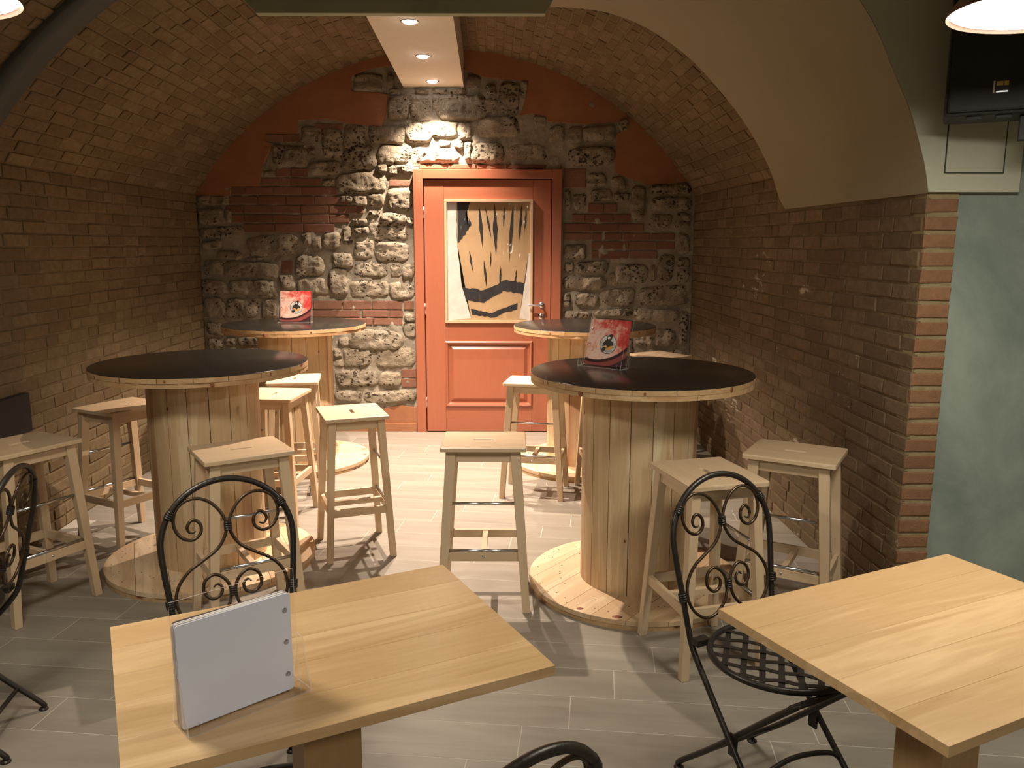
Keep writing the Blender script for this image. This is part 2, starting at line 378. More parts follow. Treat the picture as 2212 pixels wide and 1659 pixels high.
# ------------------------------------------------------------------ floor
ground = empty('floor'); tag(ground, 'floor of grey wood-look plank tiles laid in staggered rows', kind='structure')
link('grout_bed', mesh_bm('grout_bed', B(-3.0, -1.8, -0.12, 3.7, 7.2, -0.0006)), M['grout'], ground)
TL, TW, ANG = 0.8125, 0.1995, R(-6.0)
tm = [mesh_bm('tile', B(0.0019, 0.0019, -0.02, TL-0.0019, TW-0.0019, 0.0, 0.0006)) for k in range(1)]
ux, vx = Vector((math.cos(ANG), math.sin(ANG), 0)), Vector((-math.sin(ANG), math.cos(ANG), 0))
rowv = 2.922; tiles = []
for r in range(-28, 26):
    v0 = rowv + r * TW; u0 = 0.24 + 0.156 * r
    for k in range(-9, 10):
        u = u0 + k * TL; c = ux * (u + TL/2) + vx * (v0 + TW/2)
        if -2.75 < c.x < 3.0 and -0.2 < c.y < 7.15: tiles.append((u, v0, c))
tiles.sort(key=lambda t: -seen(Vector((t[2].x, t[2].y, 0))))
for u, v0, c in tiles[:300]:
    link('tile', tm[0], M['tile'], ground, Matrix.Translation(ux*u + vx*v0) @ Matrix.Rotation(ANG, 4, 'Z'))
if len(tiles) > 300:
    bm = bmesh.new()
    for u, v0, c in tiles[300:]: box(bm, 0.0012, 0.0012, -0.02, TL-0.0012, TW-0.0012, 0.0, 0, Matrix.Translation(ux*u + vx*v0) @ Matrix.Rotation(ANG, 4, 'Z'))
    tag(obj('more_tiles', bm, M['tile'], ground), kind='stuff')

# ------------------------------------------------------------------ brick surfaces
BL, BH, CH = 0.222, 0.0575, 0.0685
def brick_geo(l, h, d, seed):
    rn = random.Random(seed); j = lambda s: rn.uniform(-s, s)
    i = 0.0045
    vs = [(-l/2,-h/2,-0.012),(l/2,-h/2,-0.012),(l/2,h/2,-0.012),(-l/2,h/2,-0.012)]
    vs += [(-l/2+j(.002),-h/2+j(.002),d-.0025),(l/2+j(.002),-h/2+j(.002),d-.0025),(l/2+j(.002),h/2+j(.002),d-.0025),(-l/2+j(.002),h/2+j(.002),d-.0025)]
    vs += [(-l/2+i+j(.002),-h/2+i+j(.0015),d+j(.0012)),(l/2-i+j(.002),-h/2+i+j(.0015),d+j(.0012)),(l/2-i+j(.002),h/2-i+j(.0015),d+j(.0012)),(-l/2+i+j(.002),h/2-i+j(.0015),d+j(.0012))]
    fs = [(8,9,10,11)]
    for k in range(4):
        n = (k+1) % 4; fs += [(k, n, n+4, k+4), (k+4, n+4, n+8, k+8)]
    return vs, fs
BVAR = [mesh_py('brick', *brick_geo(BL, BH, 0.0035 + 0.0018*(k % 3), k)) for k in range(6)]
def frame_mat(P, along, up, n):
    m = Matrix.Identity(4)
    for i, v in enumerate((along, up, n)):
        for r in range(3): m[r][i] = v[r]
    m.translation = P; return m
def lay(parent, mat, cells, cap=300):
    """cells: (P, along, up, normal, length). nearest in view become objects, the rest one mesh of loose bricks"""
    cells.sort(key=lambda c: -seen(c[0]))
    meshes = []
    for k, b in enumerate(BVAR):
        me = b.copy(); me.materials.append(mat); meshes.append(me)
    rest_v, rest_f = [], []
    for i, (P, al, up, n, L) in enumerate(cells):
        k = random.randrange(6); jr = Matrix.Rotation(random.uniform(-.012, .012), 4, 'Z')
        mt = frame_mat(P + n * random.uniform(-0.0015, 0.002), al, up, n) @ jr @ Matrix.Diagonal((L / BL, 1, 1, 1))
        if i < cap and seen(P) > 0: link('brick', meshes[k], None, parent, mt)
        else:
            o = len(rest_v); me = meshes[k]
            rest_v += [mt @ v.co for v in me.vertices]; rest_f += [[o + q for q in p.vertices] for p in me.polygons]
    if rest_v:
        me = mesh_py('more_bricks', rest_v, rest_f); tag(link('more_bricks', me, mat, parent), kind='stuff')
def courses(n, y0, y1, pt, keep=lambda P: True, z_of=None):
    out = []
    for r in range(n):
        off = (0.5 if r % 2 else 0.0) * 0.232 + random.uniform(-.03, .03); y = y0 - off
        while y < y1:
            L = BL * random.choice((1, 1, 1, 1, 0.5, 0.93)); a, b = max(y, y0), min(y + L, y1); y += L + 0.010
            if b - a < 0.04: continue
            P = pt((a + b)/2, r)
            if P is None: continue
            lo = ya(P.x) if P.x > 0.0 and P.z > 1.78 else 0.0
            if P.x > 0 and lo > a:
                a = lo + 0.004
                if b - a < 0.04: continue
                P = pt((a + b)/2, r)
            al = (pt(b, r) - pt(a, r)).normalized(); up = pt((a+b)/2, r + 0.2) - P; up = (up - al*up.dot(al)).normalized()
            nn = al.cross(up)
            out.append((P, al, up, nn, b - a))
    return out
def sheet(name, rows, mat, parent):
    vs, fs, W = [], [], len(rows[0])
    for r in rows: vs += r
    for i in range(len(rows)-1):
        for j in range(W-1): fs.append((i*W+j, i*W+j+1, (i+1)*W+j+1, (i+1)*W+j))
    return link(name, mesh_py(name, vs, fs, True), mat, parent)

wl = empty('wall_left'); tag(wl, 'long tan brick side wall on the left', kind='structure')
sheet('mortar', [[Vector((xl(y), y, z)) for z in (-.1, 1.0, ZS)] for y in (-1.7, 1, 3, 5, 7.0)], M['mortar_tan'], wl)
lay(wl, M['brick_tan'], courses(29, 2.3, 6.99, lambda y, r: Vector((xl(y), y, 0.034 + CH*r))))
wr = empty('wall_right'); tag(wr, 'tan brick side wall on the right with pale stains', kind='structure')
sheet('mortar', [[Vector((xr(y), y, z)) for z in (-.1, 1.0, 1.80)] for y in (3.27, 4.2, 5, 6, 7.0)], M['mortar_tan'], wr)
sheet('mortar', [[Vector((xr(y), y, z)) for z in (1.80, 1.9, ZS)] for y in (4.72, 5.5, 6, 7.0)], M['mortar_tan'], wr)
sheet('render_coat', [[Vector((xr(y) + 0.025, y, z)) for z in (1.78, 1.9, 2.3)] for y in (3.28, 4, 5.2)], M['cream'], wr)
def rw(y, r):
    z = 0.034 + CH*r
    return Vector((xr(y), y, z))
def flip(cs): return [(P, -al, up, -n, L) for P, al, up, n, L in cs]
cs = courses(29, 3.27, 6.99, rw); lay(wr, M['brick_right'], flip(cs))
va = empty('ceiling'); tag(va, 'tan brick barrel vault over the back room', kind='structure')
NV = 72
sheet('mortar', [[vault(y, t) for t in [-1 + k/40*(1.22) for k in range(41)]] for y in (1.0, 3, 5, 7.0)], M['mortar_tan'], va)
tt = [0.22 + k/40*0.78 for k in range(41)]
rows = []
for i in range(9):
    row = []
    for t in tt:
        p = vault(5.2, t); y0 = ya(p.x) if p.x > 0 else 4.7
        row.append(vault(y0 + (7.0 - y0)*i/8, t))
    rows.append(row)
sheet('mortar', rows, M['mortar_tan'], va)
def vp(y, r):
    t = -1 + (r + 0.5) / NV * 2
    return vault(y, min(t, 1.02))
cs = courses(NV, 2.6, 6.99, vp)
lay(va, M['brick_tan'], flip([(P, al, up, n, L) for P, al, up, n, L in cs]) if cs[0][3].dot(Vector((-.5, 5, 1)) - cs[0][0]) < 0 else cs)

# plastered arch between vault and front room
def resample(P, n):
    P = spline(P, 6); d = [0.0]
    for a, b in zip(P, P[1:]): d.append(d[-1] + (b - a).length)
    out, j = [], 0
    for k in range(n):
        s = d[-1] * k/(n-1)
        while j < len(d)-2 and d[j+1] < s: j += 1
        t = (s - d[j]) / max(1e-9, d[j+1]-d[j]); out.append(P[j].lerp(P[j+1], min(1, t)))
    return out
QA, QB = resample(ACURVE, 40), resample(BCURVE, 40)
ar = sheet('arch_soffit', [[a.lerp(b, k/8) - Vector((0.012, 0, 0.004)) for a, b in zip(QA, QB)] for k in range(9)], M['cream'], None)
tag(ar, 'smooth cream plastered underside of the front arch', kind='structure')
wf = empty('wall_front'); tag(wf, 'front wall of the arch in cream and grey-green plaster beside a brick end strip', kind='structure')
fp = [(1.605, 1.797), (1.952, 1.797), (1.952, 3.4), (0.0, 3.4)] + [(p.x - 0.012, p.z) for p in reversed(QB)]
bm = plate(fp, [], 0, 0.045); bmesh.ops.transform(bm, matrix=Matrix(((1,0,0,0),(0,0,-1,3.293),(0,1,0,0),(0,0,0,1))), verts=bm.verts)
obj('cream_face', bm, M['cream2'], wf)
obj('hatch_gap', B(1.656, 3.2465, 1.866, 1.886, 3.25, 2.42), M['line'], wf)
obj('hatch', B(1.661, 3.2455, 1.871, 1.881, 3.25, 2.415, 0.001), M['cream2'], wf)
obj('plaster_field', B(1.735, 3.283, -0.1, 3.7, 3.40, 3.4), M['greygreen'], wf)
obj('pillar_mortar', B(1.612, 3.273, -0.1, 1.736, 3.40, 1.80), M['mortar_pale'], wf)
PB = [mesh_py('brick', *brick_geo(0.124, 0.050, 0.006, 40+k)) for k in range(4)]
for me in PB: me.materials.append(M['brick_pillar'])
for r in range(26):
    link('brick', PB[r % 4], None, wf, frame_mat(Vector((1.6725, 3.272 + random.uniform(-.002, .002), 0.034 + CH*r)), Vector((1,0,0)), Vector((0,0,1)), Vector((0,-1,0))))
# rest of the front room, for the light
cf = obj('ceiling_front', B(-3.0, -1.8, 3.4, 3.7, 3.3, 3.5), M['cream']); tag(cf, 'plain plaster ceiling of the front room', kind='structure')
wq = obj('wall_far_right', B(3.6, -1.8, -.1, 3.7, 3.3, 3.4), M['greygreen']); tag(wq, 'grey-green plaster wall on the far right', kind='structure')
wz = obj('wall_rear', B(-3.0, -1.9, -.1, 3.7, -1.8, 3.4), M['cream']); tag(wz, 'plain plaster wall behind the viewer', kind='structure')

# dark strip bent along the vault on the left
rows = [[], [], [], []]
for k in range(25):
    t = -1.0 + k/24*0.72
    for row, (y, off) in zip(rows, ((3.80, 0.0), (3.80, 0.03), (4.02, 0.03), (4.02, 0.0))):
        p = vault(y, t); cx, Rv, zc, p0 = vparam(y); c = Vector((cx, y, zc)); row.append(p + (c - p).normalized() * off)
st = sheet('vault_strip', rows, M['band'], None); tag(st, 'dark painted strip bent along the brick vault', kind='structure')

# ------------------------------------------------------------------ back wall
STONES=[(-1.284,2.794,-1.032,2.935),(-1.014,2.582,-0.832,2.773),(-0.829,2.575,-0.655,2.745),(-0.653,2.67,-0.595,2.752),(-0.595,2.575,-0.202,2.771),(-0.364,2.826,-0.257,2.92),(-0.209,2.771,-0.124,2.859),(-0.118,2.629,0.06,2.879),(0.063,2.764,0.123,2.886),(-0.855,2.397,-0.652,2.554),(-0.654,2.438,-0.445,2.568),(-0.433,2.423,-0.324,2.574),(-0.484,2.348,-0.39,2.437),(-0.591,2.362,-0.49,2.424),(-0.269,2.444,0.06,2.608),(0.174,2.532,0.281,2.614),(-1.103,2.231,-0.841,2.376),(-0.837,2.244,-0.434,2.368),(-0.392,2.25,-0.333,2.409),(-0.32,2.25,-0.062,2.402),(-0.026,2.27,0.283,2.394),(-1.162,2.39,-0.866,2.534),(-1.305,2.196,-1.112,2.383),(-1.101,2.168,-1.027,2.231),(-1.022,2.147,-0.816,2.227),(-0.987,2.773,-0.887,2.82),(-0.789,2.776,-0.675,2.82),(-0.648,2.779,-0.52,2.819),(-0.506,2.779,-0.371,2.819),(-1.014,2.82,-0.948,2.935),(-0.238,2.636,-0.124,2.758),(-1.715,2.396,-1.541,2.532),(-1.543,2.275,-1.374,2.506),(-1.366,2.361,-1.197,2.535),(-1.963,2.207,-1.68,2.379),(-1.672,2.267,-1.597,2.361),(-1.664,2.142,-1.419,2.254),(-1.395,2.18,-1.114,2.352),(-2.048,2.121,-1.938,2.181),(-1.456,1.998,-1.04,2.171),(-1.569,2.055,-1.451,2.111),(-1.307,1.902,-1.197,1.98),(-1.178,1.893,-1.044,2.01),(-1.04,1.857,-0.816,2.032),(-1.176,1.809,-1.094,1.857),(-1.092,1.743,-0.879,1.839),(-1.322,1.739,-1.194,1.796),(-1.315,1.664,-1.196,1.721),(-1.186,1.61,-0.862,1.778),(-0.872,1.743,-0.812,1.813),(-2.597,1.895,-2.323,1.982),(-2.598,1.746,-2.374,1.877),(-2.596,1.635,-2.23,1.732),(-2.576,1.542,-2.408,1.617),(-2.208,1.483,-1.779,1.665),(-1.752,1.567,-1.666,1.678),(-1.663,1.531,-1.578,1.638),(-1.573,1.544,-1.432,1.677),(-1.409,1.575,-1.322,1.743),(-1.304,1.468,-1.145,1.623),(-1.133,1.441,-0.857,1.61),(-1.497,1.396,-1.329,1.521),(-2.463,1.457,-2.242,1.532),(-2.409,1.308,-1.957,1.447),(-1.809,1.316,-1.566,1.486),(-1.318,1.315,-1.033,1.44),(-1.019,1.314,-0.921,1.422),(-0.915,1.296,-0.816,1.431),(-1.951,1.208,-1.817,1.334),(-1.524,1.162,-1.371,1.383),(-1.807,1.163,-1.537,1.306),(-1.361,1.143,-1.037,1.292),(-1.033,1.133,-0.82,1.269),(-2.6,1.165,-2.383,1.295),(-2.372,1.164,-1.992,1.294),(-2.572,1.318,-2.41,1.448),(-2.364,1.754,-2.312,1.877),(-1.414,1.928,-1.313,1.98),(-2.237,1.452,-2.082,1.478),(-2.412,0.968,-2.137,1.141),(-2.595,0.973,-2.415,1.146),(-2.123,1.137,-1.967,1.245),(-2.11,0.963,-1.964,1.127),(-0.9,0.951,-0.816,1.015),(-0.917,0.804,-0.813,0.942),(-1.377,0.694,-0.93,0.869),(-1.486,0.726,-1.372,0.823),(-1.508,0.633,-1.44,0.717),(-1.437,0.554,-1.182,0.716),(-1.169,0.549,-0.822,0.73),(-1.521,0.554,-1.444,0.615),(-1.499,0.385,-1.128,0.534),(-1.123,0.393,-0.948,0.515),(-1.523,0.252,-1.286,0.356),(-1.253,0.242,-0.812,0.355),(-2.334,0.733,-2.127,0.816),(-2.436,0.724,-2.339,0.807),(-2.577,0.817,-2.441,0.936),(-2.571,0.696,-2.445,0.802),(-2.43,0.825,-2.129,0.945),(-2.117,0.825,-1.836,0.935),(-2.106,0.676,-1.842,0.806),(-1.825,0.769,-1.526,0.888),(-2.566,0.556,-2.328,0.677),(-2.315,0.584,-2.123,0.714),(-2.114,0.527,-1.84,0.657),(-1.823,0.62,-1.531,0.75),(-1.829,0.489,-1.537,0.601),(-2.567,0.396,-2.262,0.537),(-2.252,0.386,-1.949,0.508),(-1.938,0.338,-1.542,0.47),(-2.567,0.254,-2.308,0.377),(-2.298,0.235,-1.974,0.367),(-1.963,0.206,-1.539,0.319),(0.468,2.225,0.834,2.373),(0.294,2.409,0.428,2.533),(0.441,2.403,0.562,2.533),(0.576,2.409,0.831,2.538),(0.856,2.485,0.939,2.585),(0.617,2.057,0.77,2.171),(0.638,1.942,0.828,2.045),(0.803,2.033,0.937,2.14),(0.496,1.876,0.612,2.003),(0.975,1.79,1.099,2.062),(1.138,1.996,1.463,2.079),(1.141,1.862,1.479,1.977),(1.127,1.716,1.328,1.844),(1.357,1.716,1.477,1.844),(0.425,1.465,0.617,1.594),(0.527,1.34,0.789,1.452),(0.428,1.341,0.513,1.452),(0.867,1.271,1.127,1.439),(1.213,1.283,1.351,1.5),(1.376,1.506,1.476,1.685),(1.377,1.276,1.483,1.482),(0.433,1.209,0.791,1.327),(0.817,1.246,0.891,1.346),(1.061,1.082,1.491,1.251),(0.751,1.076,1.032,1.227),(0.517,1.071,0.711,1.19),(0.426,1.058,0.49,1.19),(0.435,0.969,0.669,1.039),(1.039,0.943,1.403,1.056),(0.683,0.988,1.011,1.057),(1.043,0.738,1.37,0.891),(1.413,0.738,1.492,1.043),(0.434,1.864,0.488,2.021),(0.842,1.936,0.958,2.008),(1.157,1.283,1.197,1.42),(0.443,0.816,0.671,0.944),(0.71,0.829,1.0,0.968),(0.445,0.637,0.711,0.79),(0.739,0.649,1.016,0.803),(1.035,0.532,1.313,0.699),(1.337,0.518,1.497,0.712),(0.446,0.442,0.752,0.61),(0.78,0.454,1.008,0.622),(0.448,0.246,0.678,0.415),(0.706,0.258,1.064,0.428),(1.091,0.336,1.498,0.505)]
REDBRICKS=[(-1.934,2.128,-1.813,2.199),(-1.81,2.128,-1.671,2.199),(-2.054,2.059,-1.821,2.121),(-1.817,2.059,-1.572,2.121),(-2.308,1.987,-2.196,2.051),(-2.192,1.987,-1.962,2.05),(-1.958,1.987,-1.727,2.05),(-1.723,1.986,-1.45,2.049),(-2.331,1.911,-2.097,1.978),(-2.093,1.911,-1.862,1.978),(-1.858,1.91,-1.628,1.977),(-1.624,1.91,-1.393,1.977),(-1.389,1.909,-1.332,1.977),(-2.362,1.838,-2.218,1.902),(-2.214,1.838,-1.983,1.902),(-1.979,1.838,-1.748,1.901),(-1.743,1.837,-1.513,1.901),(-1.508,1.837,-1.278,1.9),(-1.273,1.836,-1.227,1.9),(-2.34,1.762,-2.217,1.829),(-2.214,1.761,-1.982,1.829),(-1.978,1.761,-1.746,1.828),(-1.742,1.76,-1.511,1.828),(-1.507,1.76,-1.346,1.827),(-2.218,1.682,-1.965,1.754),(-1.961,1.681,-1.729,1.753),(-1.725,1.681,-1.47,1.753),(-2.0,2.406,-1.864,2.467),(-1.863,2.406,-1.732,2.467),(-1.606,2.503,-1.375,2.554),(-1.009,2.054,-0.825,2.111),(-1.919,1.347,-1.833,1.451),(-1.952,1.046,-1.674,1.121),(-1.668,1.046,-1.428,1.121),(-1.421,1.045,-1.181,1.12),(-1.174,1.045,-0.925,1.12),(-0.908,1.044,-0.824,1.12),(-1.956,0.982,-1.714,1.041),(-1.699,0.981,-1.284,1.04),(-1.258,0.981,-1.037,1.04),(-1.029,0.98,-0.918,1.039),(-1.472,0.915,-1.236,0.975),(-1.231,0.914,-1.176,0.975),(-1.171,0.914,-0.928,0.974),(-0.943,0.465,-0.817,0.54),(-0.943,0.382,-0.818,0.457),(0.627,1.846,0.757,1.922),(0.764,1.845,0.862,1.922),(0.498,1.77,0.603,1.837),(0.61,1.77,0.835,1.837),(0.843,1.77,0.976,1.836),(0.43,1.693,0.647,1.761),(0.654,1.693,0.88,1.761),(0.888,1.692,1.09,1.76),(0.43,1.624,0.657,1.685),(0.664,1.624,0.742,1.685),(0.768,1.624,0.91,1.685),(0.918,1.623,1.144,1.684),(1.152,1.623,1.347,1.684),(0.663,1.55,0.968,1.616),(0.976,1.549,1.202,1.615),(1.21,1.549,1.35,1.615),(0.664,1.471,0.719,1.54),(0.735,1.47,0.966,1.539),(0.974,1.47,1.208,1.539),(0.423,2.046,0.604,2.202),(-0.758,2.196,-0.534,2.234),(-0.523,2.196,-0.299,2.234),(-0.288,2.196,-0.065,2.233),(-0.053,2.196,0.17,2.233),(0.182,2.196,0.405,2.232)]
PL=[(-2.59,1.98),(-2.418,1.979),(-2.316,1.979),(-2.303,2.053),(-2.072,2.053),(-2.05,2.182),(-2.014,2.274),(-1.962,2.347),(-1.963,2.398),(-2.0,2.409),(-1.997,2.471),(-1.748,2.47),(-1.736,2.575),(-1.518,2.589),(-1.294,2.545),(-1.051,2.527),(-1.014,2.653),(-1.006,2.778),(-1.137,2.796),(-1.297,2.804),(-1.293,2.921),(-1.131,2.974),(-0.87,3.009)]
PR=[(-0.389,2.972),(-0.222,2.908),(0.124,2.883),(0.117,2.776),(0.064,2.615),(0.169,2.632),(0.282,2.571),(0.582,2.549),(0.882,2.57),(0.928,2.523),(0.846,2.469),(0.845,2.176),(0.967,2.121),(1.12,2.073),(1.423,2.094),(1.501,2.046)]

wb = empty('wall_back'); tag(wb, 'end wall of rough stones, red bricks and terracotta plaster', kind='structure')
rows = []
for i in range(221):
    x = -2.75 + 4.45*i/220; row = []
    for j in range(161):
        z = -0.05 + 3.3*j/160
        d = 0.022*mnoise.noise(Vector((x*7, z*7, 1.7))) + 0.012*mnoise.noise(Vector((x*22, z*22, 4.1)))
        row.append(Vector((x, YB - 0.006 - abs(d)*1.1, z)))
    rows.append(row)
sheet('mortar', rows, M['mortar_grey'], wb)
def stone_geo(x0, z0, x1, z1, seed):
    nx = max(12, min(40, int((x1-x0)/0.011))); nz = max(10, min(26, int((z1-z0)/0.011)))
    rn = random.Random(seed); D = rn.uniform(0.026, 0.052); ph = Vector((rn.uniform(0, 99), rn.uniform(0, 99), rn.uniform(0, 99)))
    cx, cz, hx, hz = (x0+x1)/2, (z0+z1)/2, (x1-x0)/2*1.13, (z1-z0)/2*1.14; tilt = rn.uniform(-.06, .06)
    vs, fs = [], []
    for i in range(nx+1):
        for j in range(nz+1):
            u, v = -1 + 2*i/nx, -1 + 2*j/nz
            cu = u*math.sqrt(max(0, 1 - 0.34*v*v*abs(v))); cv = v*math.sqrt(max(0, 1 - 0.34*u*u*abs(u)))
            e = max(abs(u), abs(v)); q = Vector((cx + cu*hx, cz + cv*hz, 0))
            wob = mnoise.noise(q*8 + ph)*0.022 + mnoise.noise(q*22 + ph)*0.010
            k = 1 + wob/max(hx, hz)*1.4*e
            X, Z = cu*hx*k, cv*hz*k; X, Z = X - Z*tilt, Z + X*tilt
            d = D*(max(0, 1 - abs(u)**7)*max(0, 1 - abs(v)**6))**0.5
            d += (mnoise.noise(q*10 + ph)*0.020 + mnoise.noise(q*27 + ph)*0.012 + mnoise.noise(q*60 + ph)*0.006)*(1 - e**6)
            pv = mnoise.voronoi(q*Vector((30, 36, 1)) + ph)[0][0] - 0.22 - 0.5*max(0, -mnoise.noise(q*7 + ph*2))
            if pv < 0: d += max(-0.016, pv*0.07)*(1 - e**6)
            vs.append((X, 0.03 - 0.035*(1 - e**8) - max(0, d)*0.92 if e < 0.999 else 0.03, Z))
    for i in range(nx):
        for j in range(nz):
            a = i*(nz+1)+j; fs.append((a, a+nz+1, a+nz+2, a+1))
    return cx, cz, mesh_py('stone', vs, fs, True)
for k, (x0, z0, x1, z1) in enumerate(STONES):
    cx, cz, me = stone_geo(x0, z0, x1, z1, k + 1)
    link('stone', me, M['stone'], wb, Matrix.Translation((cx, YB - 0.002, cz)))
for k, (x0, z0, x1, z1) in enumerate(REDBRICKS):
    me = mesh_py('brick', *brick_geo(x1-x0, z1-z0-0.004, 0.016, 60+k))
    link('brick', me, M['brick_red'], wb, frame_mat(Vector(((x0+x1)/2, YB - 0.006, (z0+z1)/2)), Vector((1,0,0)), Vector((0,0,1)), Vector((0,-1,0))))
def vertical(poly, y0, y1):
    bm = plate(poly, [], 0, y1 - y0, 0.004); bmesh.ops.transform(bm, matrix=Matrix(((1,0,0,0),(0,0,-1,y1),(0,1,0,0),(0,0,0,1))), verts=bm.verts); return bm
obj('plaster', vertical(PL + [(-0.85, 3.25), (-2.72, 3.25), (-2.72, PL[0][1])], 6.925, 6.965), M['terracotta'], wb)
obj('plaster', vertical(PR + [(1.62, PR[-1][1]), (1.62, 3.25), (-0.42, 3.25)], 6.925, 6.965), M['terracotta'], wb)
obj('plaster', vertical([(-1.10, 0.05), (-0.80, 0.05), (-0.80, 0.205), (-0.95, 0.225), (-1.10, 0.20)], 6.925, 6.965), M['terracotta'], wb)
bb = obj('baseboard_back', B(-2.58, 6.905, 0, -0.812, 6.93, 0.072, 0.002), M['terracotta']); tag(bb, 'reddish baseboard at the foot of the end wall left of the door', kind='structure')
bb = obj('baseboard_right', B(0.412, 6.905, 0, 1.50, 6.93, 0.072, 0.002), M['terracotta']); tag(bb, 'reddish baseboard at the foot of the end wall right of the door', kind='structure')

# soffit box with recessed spots
def prism(bot, z0, z1):
    bm = bmesh.new(); a = [bm.verts.new((x, y, z0)) for x, y in bot]; b = [bm.verts.new((x, y, z1)) for x, y in bot]; n = len(bot)
    bm.faces.new(a[::-1]); bm.faces.new(b)
    for k in range(n): bm.faces.new((a[k], a[(k+1) % n], b[(k+1) % n], b[k]))
    return bm
so = obj('trim_1', prism([(-0.803, 4.66), (-0.323, 4.66), (-0.391, 6.94), (-0.877, 6.94)], 2.834, 3.15), M['soffit']); tag(so, 'white box soffit running along the crown of the vault', kind='structure')
fa = obj('trim_2', vertical([(-1.352, 2.79), (0.172, 2.79), (0.26, 2.96), (0.0, 3.06), (-0.5, 3.10), (-1.1, 3.02), (-1.47, 2.92)], 4.60, 4.655), M['fascia']); tag(fa, 'dark green fascia board across the crown of the vault', kind='structure')
for i, (x, y) in enumerate(((-0.582, 4.932), (-0.601, 5.811), (-0.619, 6.677))):
    d = empty('downlight', (x, y, 2.834))
    tag(d, ['recessed spotlight nearest the dark green fascia board', 'middle of the three recessed ceiling spotlights', 'recessed spotlight closest to the stone end wall'][i], 'spotlight', 'recessed spots in the soffit')
    bm = bmesh.new(); lathe(bm, [(0.040, -0.001), (0.050, -0.004), (0.053, -0.001), (0.053, 0.004)], 28); obj('ring', bm, M['chrome'], d)
    bm = bmesh.new(); lathe(bm, [(0.0, -0.016), (0.018, -0.014), (0.032, -0.009), (0.040, -0.002)], 28); obj('lens', bm, M['spot_glow'], d)
    L = bpy.data.lights.new('spot', 'SPOT'); L.energy = SPOT_W * (1.0, 1.0, 0.62)[i]; L.color = WARM; L.spot_size = R(104); L.spot_blend = 0.9; L.shadow_soft_size = 0.018
    lo = bpy.data.objects.new('spot_light', L); COL.objects.link(lo); lo.parent = d; lo.location = (0, 0, -0.03)
# ------------------------------------------------------------------ door
dr = empty('door_1', (0, 0, 0)); tag(dr, 'red-brown cherry wood door with raised lower panel in a wooden frame', kind='structure')
FY, LY = 6.872, 6.892
obj('jamb', B(-0.805, FY, 0, -0.729, 6.95, 2.19, 0.003), M['cherry_z'], dr); obj('jamb', B(0.329, FY, 0, 0.406, 6.95, 2.19, 0.003), M['cherry_z'], dr)
obj('head', B(-0.7285, FY+.001, 2.114, 0.3285, 6.95, 2.189, 0.003), M['cherry_x'], dr)
obj('stop', B(-0.73, 6.915, 0.0, 0.33, 6.95, 2.115), M['cherry_dark'], dr)
obj('stile', B(-0.721, LY, 0.008, -0.5605, 6.93, 2.106, 0.002), M['cherry_z'], dr); obj('stile', B(0.1735, LY, 0.008, 0.322, 6.93, 2.106, 0.002), M['cherry_z'], dr)
obj('rail', B(-0.5595, LY+.0008, 1.955, 0.1725, 6.93, 2.106, 0.0015), M['cherry_x'], dr)
obj('rail', B(-0.5595, LY+.0008, 0.785, 0.1725, 6.93, 0.955, 0.0015), M['cherry_x'], dr)
obj('rail', B(-0.5595, LY+.0008, 0.008, 0.1725, 6.93, 0.226, 0.0015), M['cherry_x'], dr)
obj('upper_panel', B(-0.5595, LY+.012, 0.955, 0.1725, 6.93, 1.955), M['cherry_z'], dr)
def rings(rs, close=True):
    bm = bmesh.new(); prev = None
    for x0, z0, x1, z1, y in rs:
        cur = [bm.verts.new(p) for p in ((x0, y, z0), (x1, y, z0), (x1, y, z1), (x0, y, z1))]
        if prev:
            for k in range(4): bm.faces.new((prev[k], prev[(k+1) % 4], cur[(k+1) % 4], cur[k]))
        prev = cur
    if close: bm.faces.new(prev)
    return bm
def ins(b, d, y): return (b[0]+d, b[1]+d, b[2]-d, b[3]-d, y)
PB_ = (-0.56, 0.226, 0.173, 0.785)
obj('moulding', rings([ins(PB_, -0.002, LY+.004), ins(PB_, 0.0, LY-.014), ins(PB_, 0.010, LY-.020), ins(PB_, 0.020, LY-.016), ins(PB_, 0.030, LY+.004), ins(PB_, 0.036, LY+.006)], False), M['cherry_x'], dr)
obj('panel', rings([ins(PB_, 0.034, LY+.010), ins(PB_, 0.042, LY+.010), ins(PB_, 0.066, LY-.004), ins(PB_, 0.070, LY-.006)]), M['cherry_z'], dr)
hd = bmesh.new(); lathe(hd, [(0, 0.012), (0.020, 0.012), (0.026, 0.006), (0.027, 0.0)], 24)
bmesh.ops.transform(hd, matrix=Matrix.Translation((0.249, LY, 1.088)) @ Matrix.Rotation(R(90), 4, 'X'), verts=hd.verts)
h = obj('handle', hd, M['chrome'], dr)
obj('lever', T(spline([(0.249, LY-.005, 1.088), (0.249, LY-.045, 1.088), (0.235, LY-.053, 1.088), (0.19, LY-.053, 1.089), (0.135, LY-.050, 1.090)], 6), 0.008, 10), M['chrome'], h)
kh = bmesh.new(); lathe(kh, [(0.010, 0.009), (0.020, 0.009), (0.025, 0.005), (0.026, 0.0)], 24)
bmesh.ops.transform(kh, matrix=Matrix.Translation((0.249, LY, 0.992)) @ Matrix.Rotation(R(90), 4, 'X'), verts=kh.verts); obj('key_rosette', kh, M['chrome'], dr)
for z in (1.844, 1.056, 0.260): obj('hinge', T([(-0.7255, LY-.004, z-.045), (-0.7255, LY-.004, z+.045)], 0.0055, 10), M['chrome'], dr)

